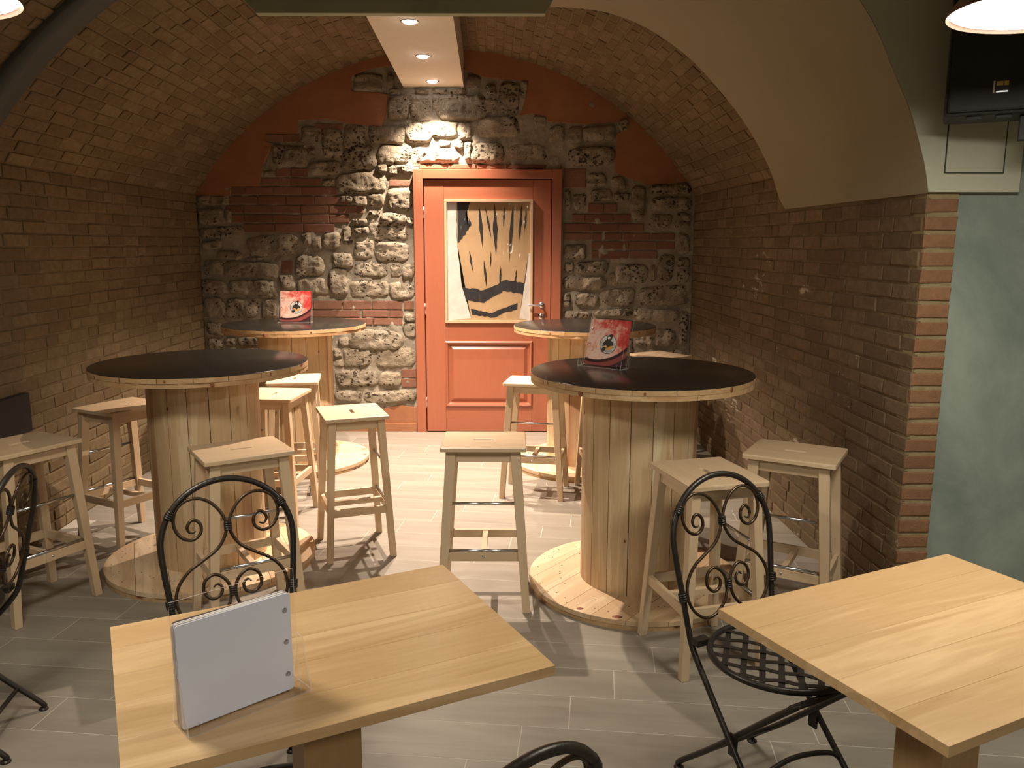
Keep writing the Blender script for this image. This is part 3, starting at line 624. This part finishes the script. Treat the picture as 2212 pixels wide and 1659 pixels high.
# poster hung on the door, a plain abstract stand-in in the print's colours
po = empty('framed_poster', (-0.1925, LY - 0.002, 0.938)); tag(po, 'tan, black and white poster behind plastic in a pale wood frame on the door', 'poster')
PW, PH, FW = 0.729, 1.013, 0.021
for nm, b in (('frame_bar', (-PW/2, 0, PW/2, FW)), ('frame_bar', (-PW/2, PH-FW, PW/2, PH)), ('frame_bar', (-PW/2, FW, -PW/2+FW, PH-FW)), ('frame_bar', (PW/2-FW, FW, PW/2, PH-FW))):
    obj(nm, B(b[0], -0.020, b[1], b[2], 0.002, b[3], 0.0015), M['wood_frame'], po)
pr = obj('print', B(-PW/2+.015, -0.004, .015, PW/2-.015, 0.001, PH-.015), M['tan_print'], po)
def ink(pts, y, mat, name):
    bm = bmesh.new(); f = bm.faces.new([bm.verts.new((x, y, z)) for x, z in pts]); bmesh.ops.triangulate(bm, faces=[f]); obj(name, bm, mat, pr)
rn = random.Random(3)
def ragged(l, amp, n=8):
    out = []
    for a, b in zip(l, l[1:]):
        for k in range(n):
            t = k/n; out.append((a[0]+(b[0]-a[0])*t + rn.uniform(-amp, amp), a[1]+(b[1]-a[1])*t + rn.uniform(-amp, amp)))
    return out + [l[-1]]
ink(ragged([(-.340, .99), (-.262, .99), (-.262, .70), (-.225, .30), (-.150, .04)], .004) + [(-.340, .02)], -.0046, M['white_print'], 'white_area')
ink([(.348, .58)] + ragged([(.330, .58), (.300, .34), (.255, .04)], .004) + [(.348, .02)], -.0046, M['white_print'], 'white_area')
ink(ragged([(-.262, .99), (-.15, .99), (-.19, .90), (-.14, .82), (-.22, .70), (-.255, .66)], .008), -.0050, M['black_print'], 'black_area')
ink(ragged([(-.225, .30), (-.05, .27), (.14, .36), (.30, .33)], .007) + ragged([(.285, .24), (.12, .27), (-.04, .17), (-.19, .19)], .007), -.0050, M['black_print'], 'black_area')
ink(ragged([(-.150, .12), (.02, .08), (.24, .17)], .006) + ragged([(.235, .12), (.03, .045), (-.14, .07)], .006), -.0050, M['black_print'], 'black_area')
for (a, b, wd) in (((-.08, .98), (-.05, .62), .014), ((-.03, .97), (.02, .70), .009), ((.05, .98), (.06, .56), .020), ((.13, .97), (.12, .78), .008), ((.20, .98), (.17, .50), .016), ((.27, .97), (.25, .66), .010), ((.31, .95), (.29, .72), .007), ((-.16, .60), (-.13, .42), .010), ((-.04, .52), (-.02, .30), .012), ((.10, .48), (.09, .28), .009), ((.23, .44), (.21, .26), .008), ((.02, .60), (.01, .44), .006)):
    d = Vector((b[0]-a[0], b[1]-a[1], 0)).normalized(); nx_, nz_ = -d.y*wd, d.x*wd
    ink(ragged([(a[0], a[1]), ((a[0]+b[0])/2 + nx_, (a[1]+b[1])/2 + nz_), (b[0], b[1])], .003, 6) + ragged([((a[0]+b[0])/2 - nx_, (a[1]+b[1])/2 - nz_), (a[0], a[1])], .003, 6)[:-1], -.0054, M['black_print'], 'brush_stroke')
rows = []
for i in range(25):
    x = -PW/2+FW + (PW-2*FW)*i/24; row = []
    for j in range(33):
        z = FW + (PH-2*FW)*j/32; e = min(1, min(i, 24-i)/3)*min(1, min(j, 32-j)/3)
        row.append(Vector((x, -0.0105 - 0.0035*e*(1 + mnoise.noise(Vector((x*7, z*2.2, 3)))), z)))
    rows.append(row)
sheet('plastic_sheet', rows, M['film'], po)

# ------------------------------------------------------------------ spool tables
SR, SHT, RT = 0.505, 1.0236, 0.0215
def disc_board(a, b, Rr, z0, z1, n=10):
    pts = []
    ya_ = [a + (b-a)*k/n for k in range(n+1)]
    pts = [(math.sqrt(max(0, Rr*Rr - y*y)), y) for y in ya_] + [(-math.sqrt(max(0, Rr*Rr - y*y)), y) for y in reversed(ya_)]
    q = []
    for p in pts:
        if not q or (Vector((*p, 0)) - Vector((*q[-1], 0))).length > 1e-5: q.append(p)
    if (Vector((*q[0], 0)) - Vector((*q[-1], 0))).length < 1e-5: q.pop()
    return plate(q, [], z0, z1)
def make_spool(rot):
    t = empty('spool_table')
    cuts = [-SR, -0.36, -0.215, -0.07, 0.075, 0.22, 0.365, SR]; rm = Matrix.Rotation(rot, 4, 'Z')
    for a, b in zip(cuts, cuts[1:]):
        o = obj('base_board', disc_board(a+.001, b-.001, SR, RT, 2*RT), M['pine_x'], t); o.matrix_local = rm
        o = obj('top_board', disc_board(a+.001, b-.001, SR, SHT-.0025-RT, SHT-.0025), M['pine_rim'], t); o.matrix_local = rm
    rm2 = Matrix.Rotation(rot + 1.3, 4, 'Z')
    for nm, z in (('base_underlayer', 0.0), ('top_underlayer', SHT-.0025-2*RT)):
        for a, b in ((-SR, -0.17), (-0.17, 0.16), (0.16, SR)):
            o = obj(nm, disc_board(a+.0008, b-.0008, SR-.002, z, z+RT), M['pine_rim'], t); o.matrix_local = rm2
    bm = bmesh.new(); lathe(bm, [(0, SHT-.0025), (SR-.001, SHT-.0025), (SR-.001, SHT-.0008), (SR-.003, SHT), (0, SHT)], 96)
    obj('black_top', bm, M['black_lam'], t)
    N = 17; da = 2*math.pi/N; rc = 0.262
    bm = bmesh.new(); pr_ = []
    for k in range(5):
        a = -da/2*0.966 + da*0.966*k/4; pr_.append((rc*math.cos(a), rc*math.sin(a)))
    for k in range(2):
        a = da/2*0.966 - da*0.966*k; pr_.append(((rc-.022)*math.cos(a), (rc-.022)*math.sin(a)))
    sm = mesh_bm('stave', prism(pr_, 2*RT, SHT-.0025-2*RT)); sm.materials.append(M['pine_z'])
    for k in range(N): link('stave', sm, None, t, Matrix.Rotation(da*k + rot, 4, 'Z'))
    def knot(c, n, r, sq=0.7):
        bm = bmesh.new(); lathe(bm, [(0, .0009), (r*.6, .0008), (r, .0002), (r, -.002)], 14); n = Vector(n).normalized()
        q = n.to_track_quat('Z', 'X').to_matrix().to_4x4()
        bmesh.ops.transform(bm, matrix=Matrix.Translation(c) @ q @ Matrix.Diagonal((1, sq, 1, 1)), verts=bm.verts); obj('knot', bm, M['knot'], t)
    knot((-0.294, -0.375, 2*RT), (0, 0, 1), .016); knot((-0.143, -0.455, 2*RT), (0, 0, 1), .022)
    for a, zz, r in ((-150, SHT-.014, .009), (-128, SHT-.032, .012), (-97, SHT-.015, .008), (-52, SHT-.014, .013), (-20, SHT-.030, .009), (15, SHT-.016, .010), (52, SHT-.03, .011), (88, SHT-.015, .010), (130, SHT-.03, .012), (165, SHT-.016, .009)):
        knot(((SR-.0004)*math.cos(R(a)), (SR-.0004)*math.sin(R(a)), zz), (math.cos(R(a)), math.sin(R(a)), 0), r)
    for a, zz, r in ((-84, .93, .008), (-170, .84, .011), (-60, .55, .009), (-110, .30, .008), (20, .7, .010), (100, .5, .012), (140, .8, .009)):
        knot((.2615*math.cos(R(a)), .2615*math.sin(R(a)), zz), (math.cos(R(a)), math.sin(R(a)), 0), r, 0.6)
    bm = bmesh.new()
    for k in range(60):
        a = 2*math.pi*k/60 + random.uniform(-.03, .03); rr = random.choice((0.47, 0.44, 0.36)); lathe(bm, [(0, 2*RT+.0006), (0.0035, 2*RT+.0004), (0.0035, 2*RT-.001)], 6, (rr*math.cos(a), rr*math.sin(a)))
    tag(obj('nail_heads', bm, M['iron'], t), kind='stuff')
    return t
sp0 = make_spool(R(52))
spots = [((0.5907, 3.716), 0.0, 'cable spool bar table with black top, front one on the right, holding a red menu'),
         ((-1.5168, 3.9831), 1.1, 'cable spool bar table with bare black top, front one on the left'),
         ((-1.5685, 5.9269), 2.3, 'cable spool bar table by the stone wall left of the door, holding a red menu'),
         ((0.5194, 5.8688), 3.9, 'cable spool bar table by the stone wall, overlapping the lower right of the door')]
for i, ((x, y), rz, lb) in enumerate(spots):
    o = sp0 if i == 0 else copy_tree(sp0)
    o.location = (x, y, 0); o.rotation_euler = (0, 0, rz); tag(o, lb, 'table', 'cable spool bar tables')

# ------------------------------------------------------------------ bar stools
def beam(p, q, w0, d0, w1, d1, ax=Vector((1,0,0))):
    """tapered square bar from p (top) to q (bottom); w along ax, d across"""
    p, q = Vector(p), Vector(q); ay = Vector((0,0,1)).cross(ax).normalized() if abs(ax.z) < .5 else Vector((0,1,0))
    bm = bmesh.new(); r = []
    for c, w_, d_ in ((p, w0, d0), (q, w1, d1)):
        r.append([bm.verts.new(c + ax*sx*w_/2 + ay*sy*d_/2) for sx, sy in ((-1,-1),(1,-1),(1,1),(-1,1))])
    bm.faces.new(r[0]); bm.faces.new(r[1][::-1])
    for k in range(4): bm.faces.new((r[0][k], r[0][(k+1)%4], r[1][(k+1)%4], r[1][k]))
    bmesh.ops.bevel(bm, geom=list(bm.edges), offset=0.0018, segments=1, affect='EDGES')
    return bm
def make_stool():
    t = empty('bar_stool')
    slot = rrect(0.088, 0.017, 0.0075, 3)
    bm = plate(rrect(0.370, 0.322, 0.010, 3), [slot], 0.722, 0.740, 0.005); obj('seat', bm, M['birch_x'], t)
    def corner(z): f = (0.722 - z)/0.722; return 0.138 + f*0.050, 0.122 + f*0.040
    for sx in (-1, 1):
        for sy in (-1, 1):
            a, b = corner(0.722), corner(0.0)
            obj('leg', beam((sx*a[0], sy*a[1], 0.7215), (sx*b[0], sy*b[1], 0.0), 0.044, 0.036, 0.033, 0.031), M['birch_z'], t)
    ca = corner(0.69)
    for s in (-1, 1):
        obj('apron', B(-ca[0]+.018, s*ca[1]-.009, 0.672, ca[0]-.018, s*ca[1]+.009, 0.7205, 0.0015), M['birch_x'], t)
        obj('apron', B(s*ca[0]-.009, -ca[1]+.015, 0.672, s*ca[0]+.009, ca[1]-.015, 0.7205, 0.0015), M['birch_y'], t)
    cb = corner(0.25)
    for s in (-1, 1):
        obj('stretcher', B(-cb[0]+.016, s*cb[1]-.009, 0.232, cb[0]-.016, s*cb[1]+.009, 0.271, 0.0015), M['birch_x'], t)
        obj('stretcher', B(s*cb[0]-.009, -cb[1]+.014, 0.232, s*cb[0]+.009, cb[1]-.014, 0.271, 0.0015), M['birch_y'], t)
    obj('stretcher', B(-.012, -cb[1]+.008, 0.240, .012, cb[1]-.008, 0.266, 0.0015), M['birch_y'], t)
    for z in (0.488, 0.279):
        c = corner(z); obj('footrest_rod', T([(-c[0]+.01, -c[1]-.002, z), (c[0]-.01, -c[1]-.002, z)], 0.0065, 10), M['rod'], t)
    sc = bmesh.new(); c = corner(0.25); lathe(sc, [(0, .002), (.005, .002), (.006, 0)], 10)
    bmesh.ops.transform(sc, matrix=Matrix.Translation((0, -c[1]-.009, .252)) @ Matrix.Rotation(R(90), 4, 'X'), verts=sc.verts); obj('screw', sc, M['rod'], t)
    return t
st0 = make_stool()
def ang(nx, ny): return math.atan2(ny, nx) + math.pi/2      # rod side faces (nx, ny)
STOOLS = [
 ((-0.122, 3.560), ang(0.0, -1), 'pale wooden bar stool standing alone in the middle, in front of the door'),
 ((-0.830, 4.180), ang(0.938, 0.347), 'pale wooden bar stool with brightly lit seat right of the front left spool table'),
 ((-2.135, 3.477), ang(0.89, -0.457), 'wooden bar stool at the left picture edge below the black panel'),
 ((-2.090, 4.330), ang(-0.878, 0.478), 'wooden bar stool against the left brick wall behind the front left spool table'),
 ((-1.148, 3.391), ang(0.54, -0.84), 'wooden bar stool seen through the scrolled chair back behind the left oak table'),
 ((-1.374, 4.682), ang(-0.996, 0.083), 'wooden bar stool close behind the front left spool table, with a lit handle slot'),
 ((-1.400, 5.225), ang(-0.966, -0.17), 'wooden bar stool in front of the spool table left of the door, seat mostly hidden'),
 ((0.152, 5.170), ang(-0.17, -0.966), 'wooden bar stool in front of the red door panel, left of the right spool table'),
 ((0.610, 5.150), ang(1, 0.05), 'wooden bar stool whose legs lean left beside the front right spool column'),
 ((0.610, 4.420), ang(1, 0.0), 'wooden bar stool hidden behind the right spool column except one dark leg'),
 ((1.165, 6.400), ang(0.84, 0.54), 'wooden bar stool in the right rear corner, only its seat edge showing'),
 ((0.748, 3.052), ang(0.966, 0.258), 'wooden bar stool behind the scrolled chair in front of the right spool table'),
 ((1.195, 3.363), ang(-0.50, -0.866), 'wooden bar stool beside the right brick wall with pale handle slot')]
for i, ((x, y), rz, lb) in enumerate(STOOLS):
    o = st0 if i == 0 else copy_tree(st0)
    o.location = (x, y, 0); o.rotation_euler = (0, 0, rz); tag(o, lb, 'stool', 'wooden bar stools around the spool tables')

# ------------------------------------------------------------------ oak tables
def make_table():
    t = empty('oak_table')
    ws = [0, 0.118, 0.245, 0.362, 0.485, 0.60]
    for a, b in zip(ws, ws[1:]): obj('plank', B(-0.402, -0.30+a+.0002, 0.728, 0.402, -0.30+b-.0002, 0.750, 0.0008), M['oak_x'], t)
    obj('post', B(-0.062, -0.062, 0.016, 0.062, 0.062, 0.7278, 0.002), M['oak_z'], t)
    obj('mounting_plate', B(-0.15, -0.15, 0.722, 0.15, 0.15, 0.7279), M['iron'], t)
    obj('foot_plate', B(-0.21, -0.21, 0.0, 0.21, 0.21, 0.016, 0.003), M['iron'], t)
    return t
tb0 = make_table()
for i, (x, y, a, lb) in enumerate(((-0.4045, 1.642, 27.2, 'oak topped square table in the left foreground with the menu stand'), (0.982, 1.731, 25.9, 'oak topped square table in the right foreground with nothing on it'))):
    o = tb0 if i == 0 else copy_tree(tb0)
    o.location = (x, y, 0); o.rotation_euler = (0, 0, R(a)); tag(o, lb, 'table', 'oak tables in the foreground')

# ------------------------------------------------------------------ wrought iron chairs
def make_chair():
    t = empty('iron_chair')
    yb = lambda z: 0.200 + (z - 0.45) * 0.22
    TOP, CZ, AW = 0.905, 0.725, 0.188
    half = [(AW*math.cos(R(a)), yb(CZ + (TOP-CZ)*math.sin(R(a))), CZ + (TOP-CZ)*math.sin(R(a))) for a in range(0, 181, 9)]
    down = [(0.184, yb(.66), .66), (0.174, yb(.57), .57), (0.166, yb(.48), .48), (0.163, yb(.42)-.01, .42), (0.165, 0.10, 0.325), (0.168, -0.02, 0.195), (0.172, -0.165, 0.045), (0.172, -0.182, 0.012)]
    path = [(-x, y, z) for x, y, z in reversed(down)]; path = path + list(reversed(half)) + down
    obj('back_frame', T(spline(path, 3), 0.0092, 10), M['iron'], t)
    P = lambda x, s: Vector((x, yb(TOP - s) - 0.002, TOP - s))
    strand = [(-.090,.139),(-.104,.143),(-.113,.128),(-.104,.110),(-.088,.108),(-.075,.124),(-.078,.148),(-.102,.163),(-.132,.150),(-.149,.113),(-.138,.070),(-.105,.048),(-.066,.050),(-.030,.076),(-.0065,.118),(-.007,.155),(-.032,.196),(-.078,.226),(-.120,.252),(-.150,.290),(-.158,.335),(-.140,.380),(-.100,.408),(-.055,.402),(-.018,.368),(-.0065,.325),(-.018,.290),(-.048,.270),(-.076,.284),(-.082,.316),(-.060,.338),(-.036,.330),(-.031,.309),(-.043,.298),(-.054,.306)]
    for s in (1, -1): obj('scroll', T(spline([P(x*s, z) for x, z in strand], 4), lambda k: 0.0050*min(1, .45 + 8*k, .45 + 8*(1-k)), 8), M['bronze'], t)
    def clamp(x, s, dx, ds, r=0.0125):
        a, b = P(x - dx/2, s - ds/2), P(x + dx/2, s + ds/2); bm = bmesh.new()
        for k in range(4):
            c = a.lerp(b, (k+.5)/4); d = (b-a).normalized()*0.0028; tube(bm, [c-d, c+d], r, 10)
        obj('clamp', bm, M['iron'], t)
    for s in (-1, 1):
        clamp(s*0.158, 0.086, s*0.014, 0.020, 0.0135); clamp(s*0.175, 0.335, -s*0.003, 0.026, 0.0135)
    clamp(0, 0.137, 0, 0.026, 0.012); clamp(0, 0.325, 0, 0.026, 0.012)
    SRg, SZ = 0.198, 0.452
    obj('seat_ring', T([(SRg*math.cos(2*math.pi*k/48), SRg*math.sin(2*math.pi*k/48), SZ) for k in range(48)], 0.0095, 10, True), M['iron'], t)
    for dirn in (0, 1):
        for k in range(-3, 4):
            c = k*0.050; L = math.sqrt(SRg*SRg - c*c) - .002; bm = bmesh.new(); n = 16; prev = None
            for j in range(n+1):
                u = -L + 2*L*j/n; z = SZ + 0.0025*math.cos(math.pi*u/0.05 + math.pi*(k + dirn))
                a = R(45 + 90*dirn); ca_, sa_ = math.cos(a), math.sin(a); ps = []
                for off, dz in ((-.0085, -.001), (.0085, -.001), (.0085, .001), (-.0085, .001)):
                    v_ = c + off; ps.append(bm.verts.new((u*ca_ - v_*sa_, u*sa_ + v_*ca_, z + dz)))
                if prev:
                    for q in range(4): bm.faces.new((prev[q], prev[(q+1)%4], ps[(q+1)%4], ps[q]))
                prev = ps
            obj('seat_slat', bm, M['iron'], t)
    for s in (-1, 1):
        obj('pivot', B(min(s*.125, s*.172), 0.155, 0.442, max(s*.125, s*.172), 0.185, 0.462, 0.002), M['iron'], t)
        lg = obj('rear_leg', T(spline([(s*.145, -0.195, .436), (s*.145, -0.10, .345), (s*.147, 0.10, .150), (s*.150, 0.235, .028), (s*.150, 0.243, .010)], 5), 0.0092, 10), M['iron'], t)
        bm = bmesh.new(); lathe(bm, [(0, .009), (.008, .009), (.016, .003), (.016, 0), (0, 0)], 14, (s*.150, .243)); obj('foot', bm, M['iron'], lg)
        bm = bmesh.new(); lathe(bm, [(0, .009), (.008, .009), (.016, .003), (.016, 0), (0, 0)], 14, (s*.172, -.182)); obj('foot', bm, M['iron'], t)
        obj('hinge_plate', B(s*.156-.004, -0.005, .180, s*.156+.004, .025, .245, .001), M['iron'], t)
    obj('seat_crossbar', T([(-.165, -.195, .437), (.165, -.195, .437)], 0.0085, 8), M['iron'], t)
    obj('foot_brace', T(spline([(-.170, -.085, .128), (-.13, -.072, .152), (0, -.062, .168), (.13, -.072, .152), (.170, -.085, .128)], 6), 0.0075, 8), M['iron'], t)
    obj('foot_brace', T([(-.149, .170, .087), (.149, .170, .087)], 0.0075, 8), M['iron'], t)
    return t
ch0 = make_chair()
def face(dx, dy): return math.atan2(dy, dx) + math.pi/2     # chair front (-Y) towards (dx, dy)
CH = [((0.765, 2.165), face(0.46, -0.888), 'black scrolled iron chair with lattice seat tucked under the right oak table'),
      ((-0.722, 2.105), face(0.457, -0.889), 'black scrolled iron chair behind the left oak table'),
      ((-1.840, 2.440), face(-0.986, -0.16), 'black scrolled iron chair cut off by the left picture edge'),
      ((-0.180, 1.240), R(222), 'iron chair in the near foreground, only a corner of its tubular back showing')]
for i, ((x, y), rz, lb) in enumerate(CH):
    o = ch0 if i == 0 else copy_tree(ch0)
    o.location = (x, y, 0); o.rotation_euler = (0, 0, rz); tag(o, lb, 'chair', 'wrought iron folding chairs')

# ------------------------------------------------------------------ menu stands and menus
def side_view(bm): bmesh.ops.transform(bm, matrix=Matrix(((0,0,1,0),(1,0,0,0),(0,1,0,0),(0,0,0,1))), verts=bm.verts); return bm
def acr(name, bm, t):
    o = obj(name, bm, M['acrylic'], t); o.data.materials.append(M['acrylic_edge'])
    for p in o.data.polygons:
        e = min((o.data.vertices[p.vertices[k]].co - o.data.vertices[p.vertices[k-1]].co).length for k in range(len(p.vertices)))
        if e < 0.0045: p.material_index = 1
def holder(loc, rz, lean, label, hgt=0.225, wd=0.238, group='clear acrylic menu stands'):
    t = empty('menu_stand', loc, rz); tag(t, label, 'menu stand', group)
    acr('back_sheet', side_view(plate([(0.012, .002), (0.015, .002), (0.015 + hgt*math.tan(lean), hgt), (0.012 + hgt*math.tan(lean), hgt)], [], -wd/2, wd/2)), t)
    acr('base', B(-wd/2, -0.036, 0.0, wd/2, 0.036, 0.002), t)
    for s in (-1, 1):
        acr('side_wing', side_view(plate([(-.036, .002), (.036, .002), (.012 + .10*math.tan(lean), .10), (-.008, .10), (-.016, .07)], [], s*wd/2 - .0012, s*wd/2 + .0012)), t)
    acr('front_lip', B(-wd/2, -0.0365, 0.002, -wd/2+.022, -0.0345, 0.022), t)
    acr('front_lip', B(wd/2-.022, -0.0365, 0.002, wd/2, -0.0345, 0.022), t)
    return t
def card(loc, rz, lean, off, zoff, label, mat, side=0.208, hgt=None, xo=0.0, holes=None, group=None, emblem=False, roll=0.0, thick=0.0018):
    hs = [[(x + .0055*math.cos(2*math.pi*k/12), y + .0055*math.sin(2*math.pi*k/12)) for k in range(12)] for x, y in (holes or [])]
    bm = plate([(x + xo, y + (hgt or side)/2) for x, y in rrect(side, hgt or side, 0.006, 3)], hs, 0, thick)
    bmesh.ops.transform(bm, matrix=Matrix(((1,0,0,0),(0,0,-1,0),(0,1,0,0),(0,0,0,1))), verts=bm.verts)
    o = obj('menu', bm, mat)
    o.matrix_world = Matrix.Translation(loc) @ Matrix.Rotation(rz, 4, 'Z') @ Matrix.Translation((0, 0.010 - off, zoff)) @ Matrix.Rotation(-lean, 4, 'X') @ Matrix.Rotation(roll, 4, 'Y')
    tag(o, label, 'menu', group)
    if emblem:
        y = -thick - .0004; cx, cz = 0.004, 0.104
        def disc(r0, r1, yy, mat, nm, a0=0, a1=360):
            n = 40; vs = []; fs = []
            for k in range(n+1):
                a = R(a0 + (a1-a0)*k/n); vs += [(cx + r0*math.cos(a), yy, cz + r0*math.sin(a)), (cx + r1*math.cos(a), yy, cz + r1*math.sin(a))]
            for k in range(n): fs.append((2*k, 2*k+1, 2*k+3, 2*k+2))
            link(nm, mesh_py(nm, vs, fs), mat, o)
        disc(0.0, .046, y, M['emblem_grey'], 'emblem_disc'); disc(.0435, .046, y-.0002, M['emblem_dark'], 'emblem_rim'); disc(.0305, .0315, y-.0002, M['emblem_dark'], 'emblem_rim')
        def shape(pts, yy, mat, nm): link(nm, mesh_py(nm, [(cx + a, yy, cz + b) for a, b in pts], [tuple(range(len(pts)))]), mat, o)
        shape([(-.029, -.012), (-.028, .004), (-.020, .016), (-.010, .022), (.010, .020), (.022, .014), (.029, .002), (.029, -.006), (.012, -.006), (0, -.012), (-.012, -.006)], y-.0003, M['emblem_dark'], 'emblem_figure')
        shape([(-.010, .020), (-.012, .034), (-.004, .043), (.008, .050), (.018, .047), (.019, .034), (.014, .020), (.002, .012)], y-.00035, M['emblem_dark'], 'emblem_figure')
        shape([(-.006, .026), (-.006, .034), (.002, .037), (.008, .033), (.006, .026), (0, .023)], y-.0005, M['emblem_grey'], 'emblem_figure')
        shape([(-.022, -.010), (-.012, -.006), (0, -.012), (.012, -.006), (.029, -.006), (.024, -.018), (.010, -.027), (-.006, -.028), (-.018, -.022)], y-.0003, M['emblem_orange'], 'emblem_figure')
        shape([(-.006, -.016), (.022, .001), (.024, -.002), (-.004, -.019)], y-.0005, M['emblem_dark'], 'emblem_figure')
        shape([(-.034, -.026), (-.024, -.014), (-.008, -.016), (-.010, -.028), (-.020, -.040), (-.032, -.038)], y-.0004, M['emblem_dark'], 'emblem_figure')
        # ring lettering
        lv, lf = [], []
        for word, a0, st_ in (('FOOD', 205, -14), ('MONDIALE', 262, 15.5)):
            for k, chx in enumerate(word):
                a = R(a0 + st_*k); inward = word == 'FOOD'
                cu = bpy.data.curves.new('letter', 'FONT'); cu.body = chx; cu.size = 0.0115; cu.align_x = 'CENTER'; cu.align_y = 'CENTER'; cu.resolution_u = 2
                to = bpy.data.objects.new('letter', cu); COL.objects.link(to); dg = bpy.context.evaluated_depsgraph_get()
                me = bpy.data.meshes.new_from_object(to.evaluated_get(dg)); bpy.data.objects.remove(to); bpy.data.curves.remove(cu)
                rot = a - math.pi/2 if inward else a + math.pi/2
                px, pz = cx + .0372*math.cos(a), cz + .0372*math.sin(a); b0 = len(lv)
                for v in me.vertices: lv.append((px + v.co.x*math.cos(rot) - v.co.y*math.sin(rot), y-.0005, pz + v.co.x*math.sin(rot) + v.co.y*math.cos(rot)))
                lf += [[b0 + q for q in p.vertices] for p in me.polygons]; bpy.data.meshes.remove(me)
        tag(link('lettering', mesh_py('lettering', lv, lf), M['emblem_dark'], o), kind='stuff')
        for zz in (0.035, 0.104, 0.173):
            bm = bmesh.new(); lathe(bm, [(0, .0012), (.003, .0008), (.0042, 0)], 10)
            bmesh.ops.transform(bm, matrix=Matrix.Translation((-side/2 + .012, y, zz)) @ Matrix.Rotation(R(90), 4, 'X'), verts=bm.verts); obj('rivet', bm, M['chrome'], o)
    return o
ZT = 0.750
lA, aA, leA = (-0.496, 1.4095, ZT), R(42.2), R(1.5)
holder(lA, aA, leA, 'clear acrylic stand full of pale menus on the left oak table', 0.232, 0.236)
ORD = ['rearmost dark edged menu card', 'fifth menu card from the front', 'fourth menu card from the front', 'third menu card from the front', 'white menu card right behind the pale blue one', 'pale blue punched menu card at the front']
for k in range(6):
    card(lA, aA, leA, 0.001 + 0.0036*k, 0.004, ORD[k] + ' in the stand on the oak table', M['paper'] if k == 5 else (M['paper_w'] if k else M['paper_d']), 0.214, 0.193, -0.012,
         holes=[(0.084, .032), (0.084, .097), (0.084, .160)] if k else None, group='menus in the stand on the oak table', roll=(0.010, -0.006, 0.012, 0.004, 0.018, 0.0)[k], thick=0.0026)
ZS_ = SHT
lB, aB, leB = (0.430, 3.845, ZS_), R(-39), R(16)
holder(lB, aB, leB, 'clear acrylic stand on the front right spool table', group='clear acrylic menu stands')
card(lB, aB, leB, 0.001, 0.004, 'red and white menu with round emblem turned sideways on the front right spool table', M['menu'], 0.222, emblem=True, group='red emblem menus')
lC, aC, leC = (-1.588, 6.030, ZS_), R(2), R(10)
holder(lC, aC, leC, 'clear acrylic stand on the spool table left of the door')
card(lC, aC, leC, 0.001, 0.004, 'red and white menu with round emblem facing forward left of the door', M['menu'], 0.224, emblem=True, group='red emblem menus')

# ------------------------------------------------------------------ loudspeaker, wall panel, pendants
sp = empty('loudspeaker', (1.735, 2.99, 2.035), R(-27)); tag(sp, 'black loudspeaker mounted at the top right above the hatch', 'speaker')
obj('cabinet', B(-0.205, -0.115, 0.0, 0.205, 0.12, 0.60, 0.014), M['speaker'], sp)
obj('grille', B(-0.195, -0.125, 0.010, 0.195, -0.113, 0.59, 0.008), M['speaker'], sp)
bd = obj('badge', B(-0.063, -0.128, 0.064, -0.014, -0.1245, 0.108, 0.0005), M['emblem_dark'], sp)
obj('badge_mark', B(-0.052, -0.1290, 0.090, -0.033, -0.1275, 0.104), M['gold'], bd); obj('badge_mark', B(-0.030, -0.1290, 0.090, -0.017, -0.1275, 0.104), M['gold'], bd)
obj('badge_edge', B(-0.0615, -0.1290, 0.066, -0.0565, -0.1275, 0.106), M['white_print'], bd); obj('badge_edge', B(-0.052, -0.1290, 0.068, -0.017, -0.1275, 0.073), M['chrome'], bd)
for x in (-0.110, -0.020): obj('foot', B(x-.025, -0.09, -0.012, x+.025, -0.04, 0.001, 0.003), M['speaker'], sp)
obj('bracket', B(0.030, -0.06, -0.085, 0.070, -0.02, 0.001, 0.004), M['speaker'], sp); obj('bracket', B(0.060, -0.055, -0.065, 0.16, 0.17, -0.035, 0.004), M['speaker'], sp)
bp = obj('wall_panel', B(xl(4.05), 3.72, 0.63, xl(4.05)+0.045, 4.19, 0.832, 0.004), M['speaker']); tag(bp, 'black rectangular panel fixed low on the left brick wall', 'panel')
for i, (x, y, z, lb) in enumerate(((1.265, 2.05, 2.14, 'glowing pendant lamp in front of the loudspeaker at the top right'), (-1.322, 1.91, 2.132, 'glowing pendant lamp cut off by the top left picture corner'),
        (0.30, -0.65, 2.14, 'pendant lamp over the front room behind the viewer'))):
    t = empty('pendant_lamp', (x, y, z)); tag(t, lb, 'lamp', 'pendant lamps over the tables')
    bm = bmesh.new(); lathe(bm, [(0.222, 0.0), (0.222, 0.006), (0.19, 0.05), (0.10, 0.125), (0.045, 0.175), (0.04, 0.23), (0.0, 0.235)], 48); lathe(bm, [(0.0, 0.225), (0.036, 0.225), (0.04, 0.172), (0.096, 0.121), (0.186, 0.046), (0.217, 0.006), (0.222, 0.0)], 48)
    obj('shade', bm, M['shade'], t)
    bm = bmesh.new(); lathe(bm, [(0.0, 0.006), (0.12, 0.006), (0.212, 0.008)], 48); obj('diffuser', bm, M['lamp_glow'], t)
    obj('cable', T([(0, 0, 0.23), (0, 0, 3.4 - z)], 0.004, 8), M['cable'], t)
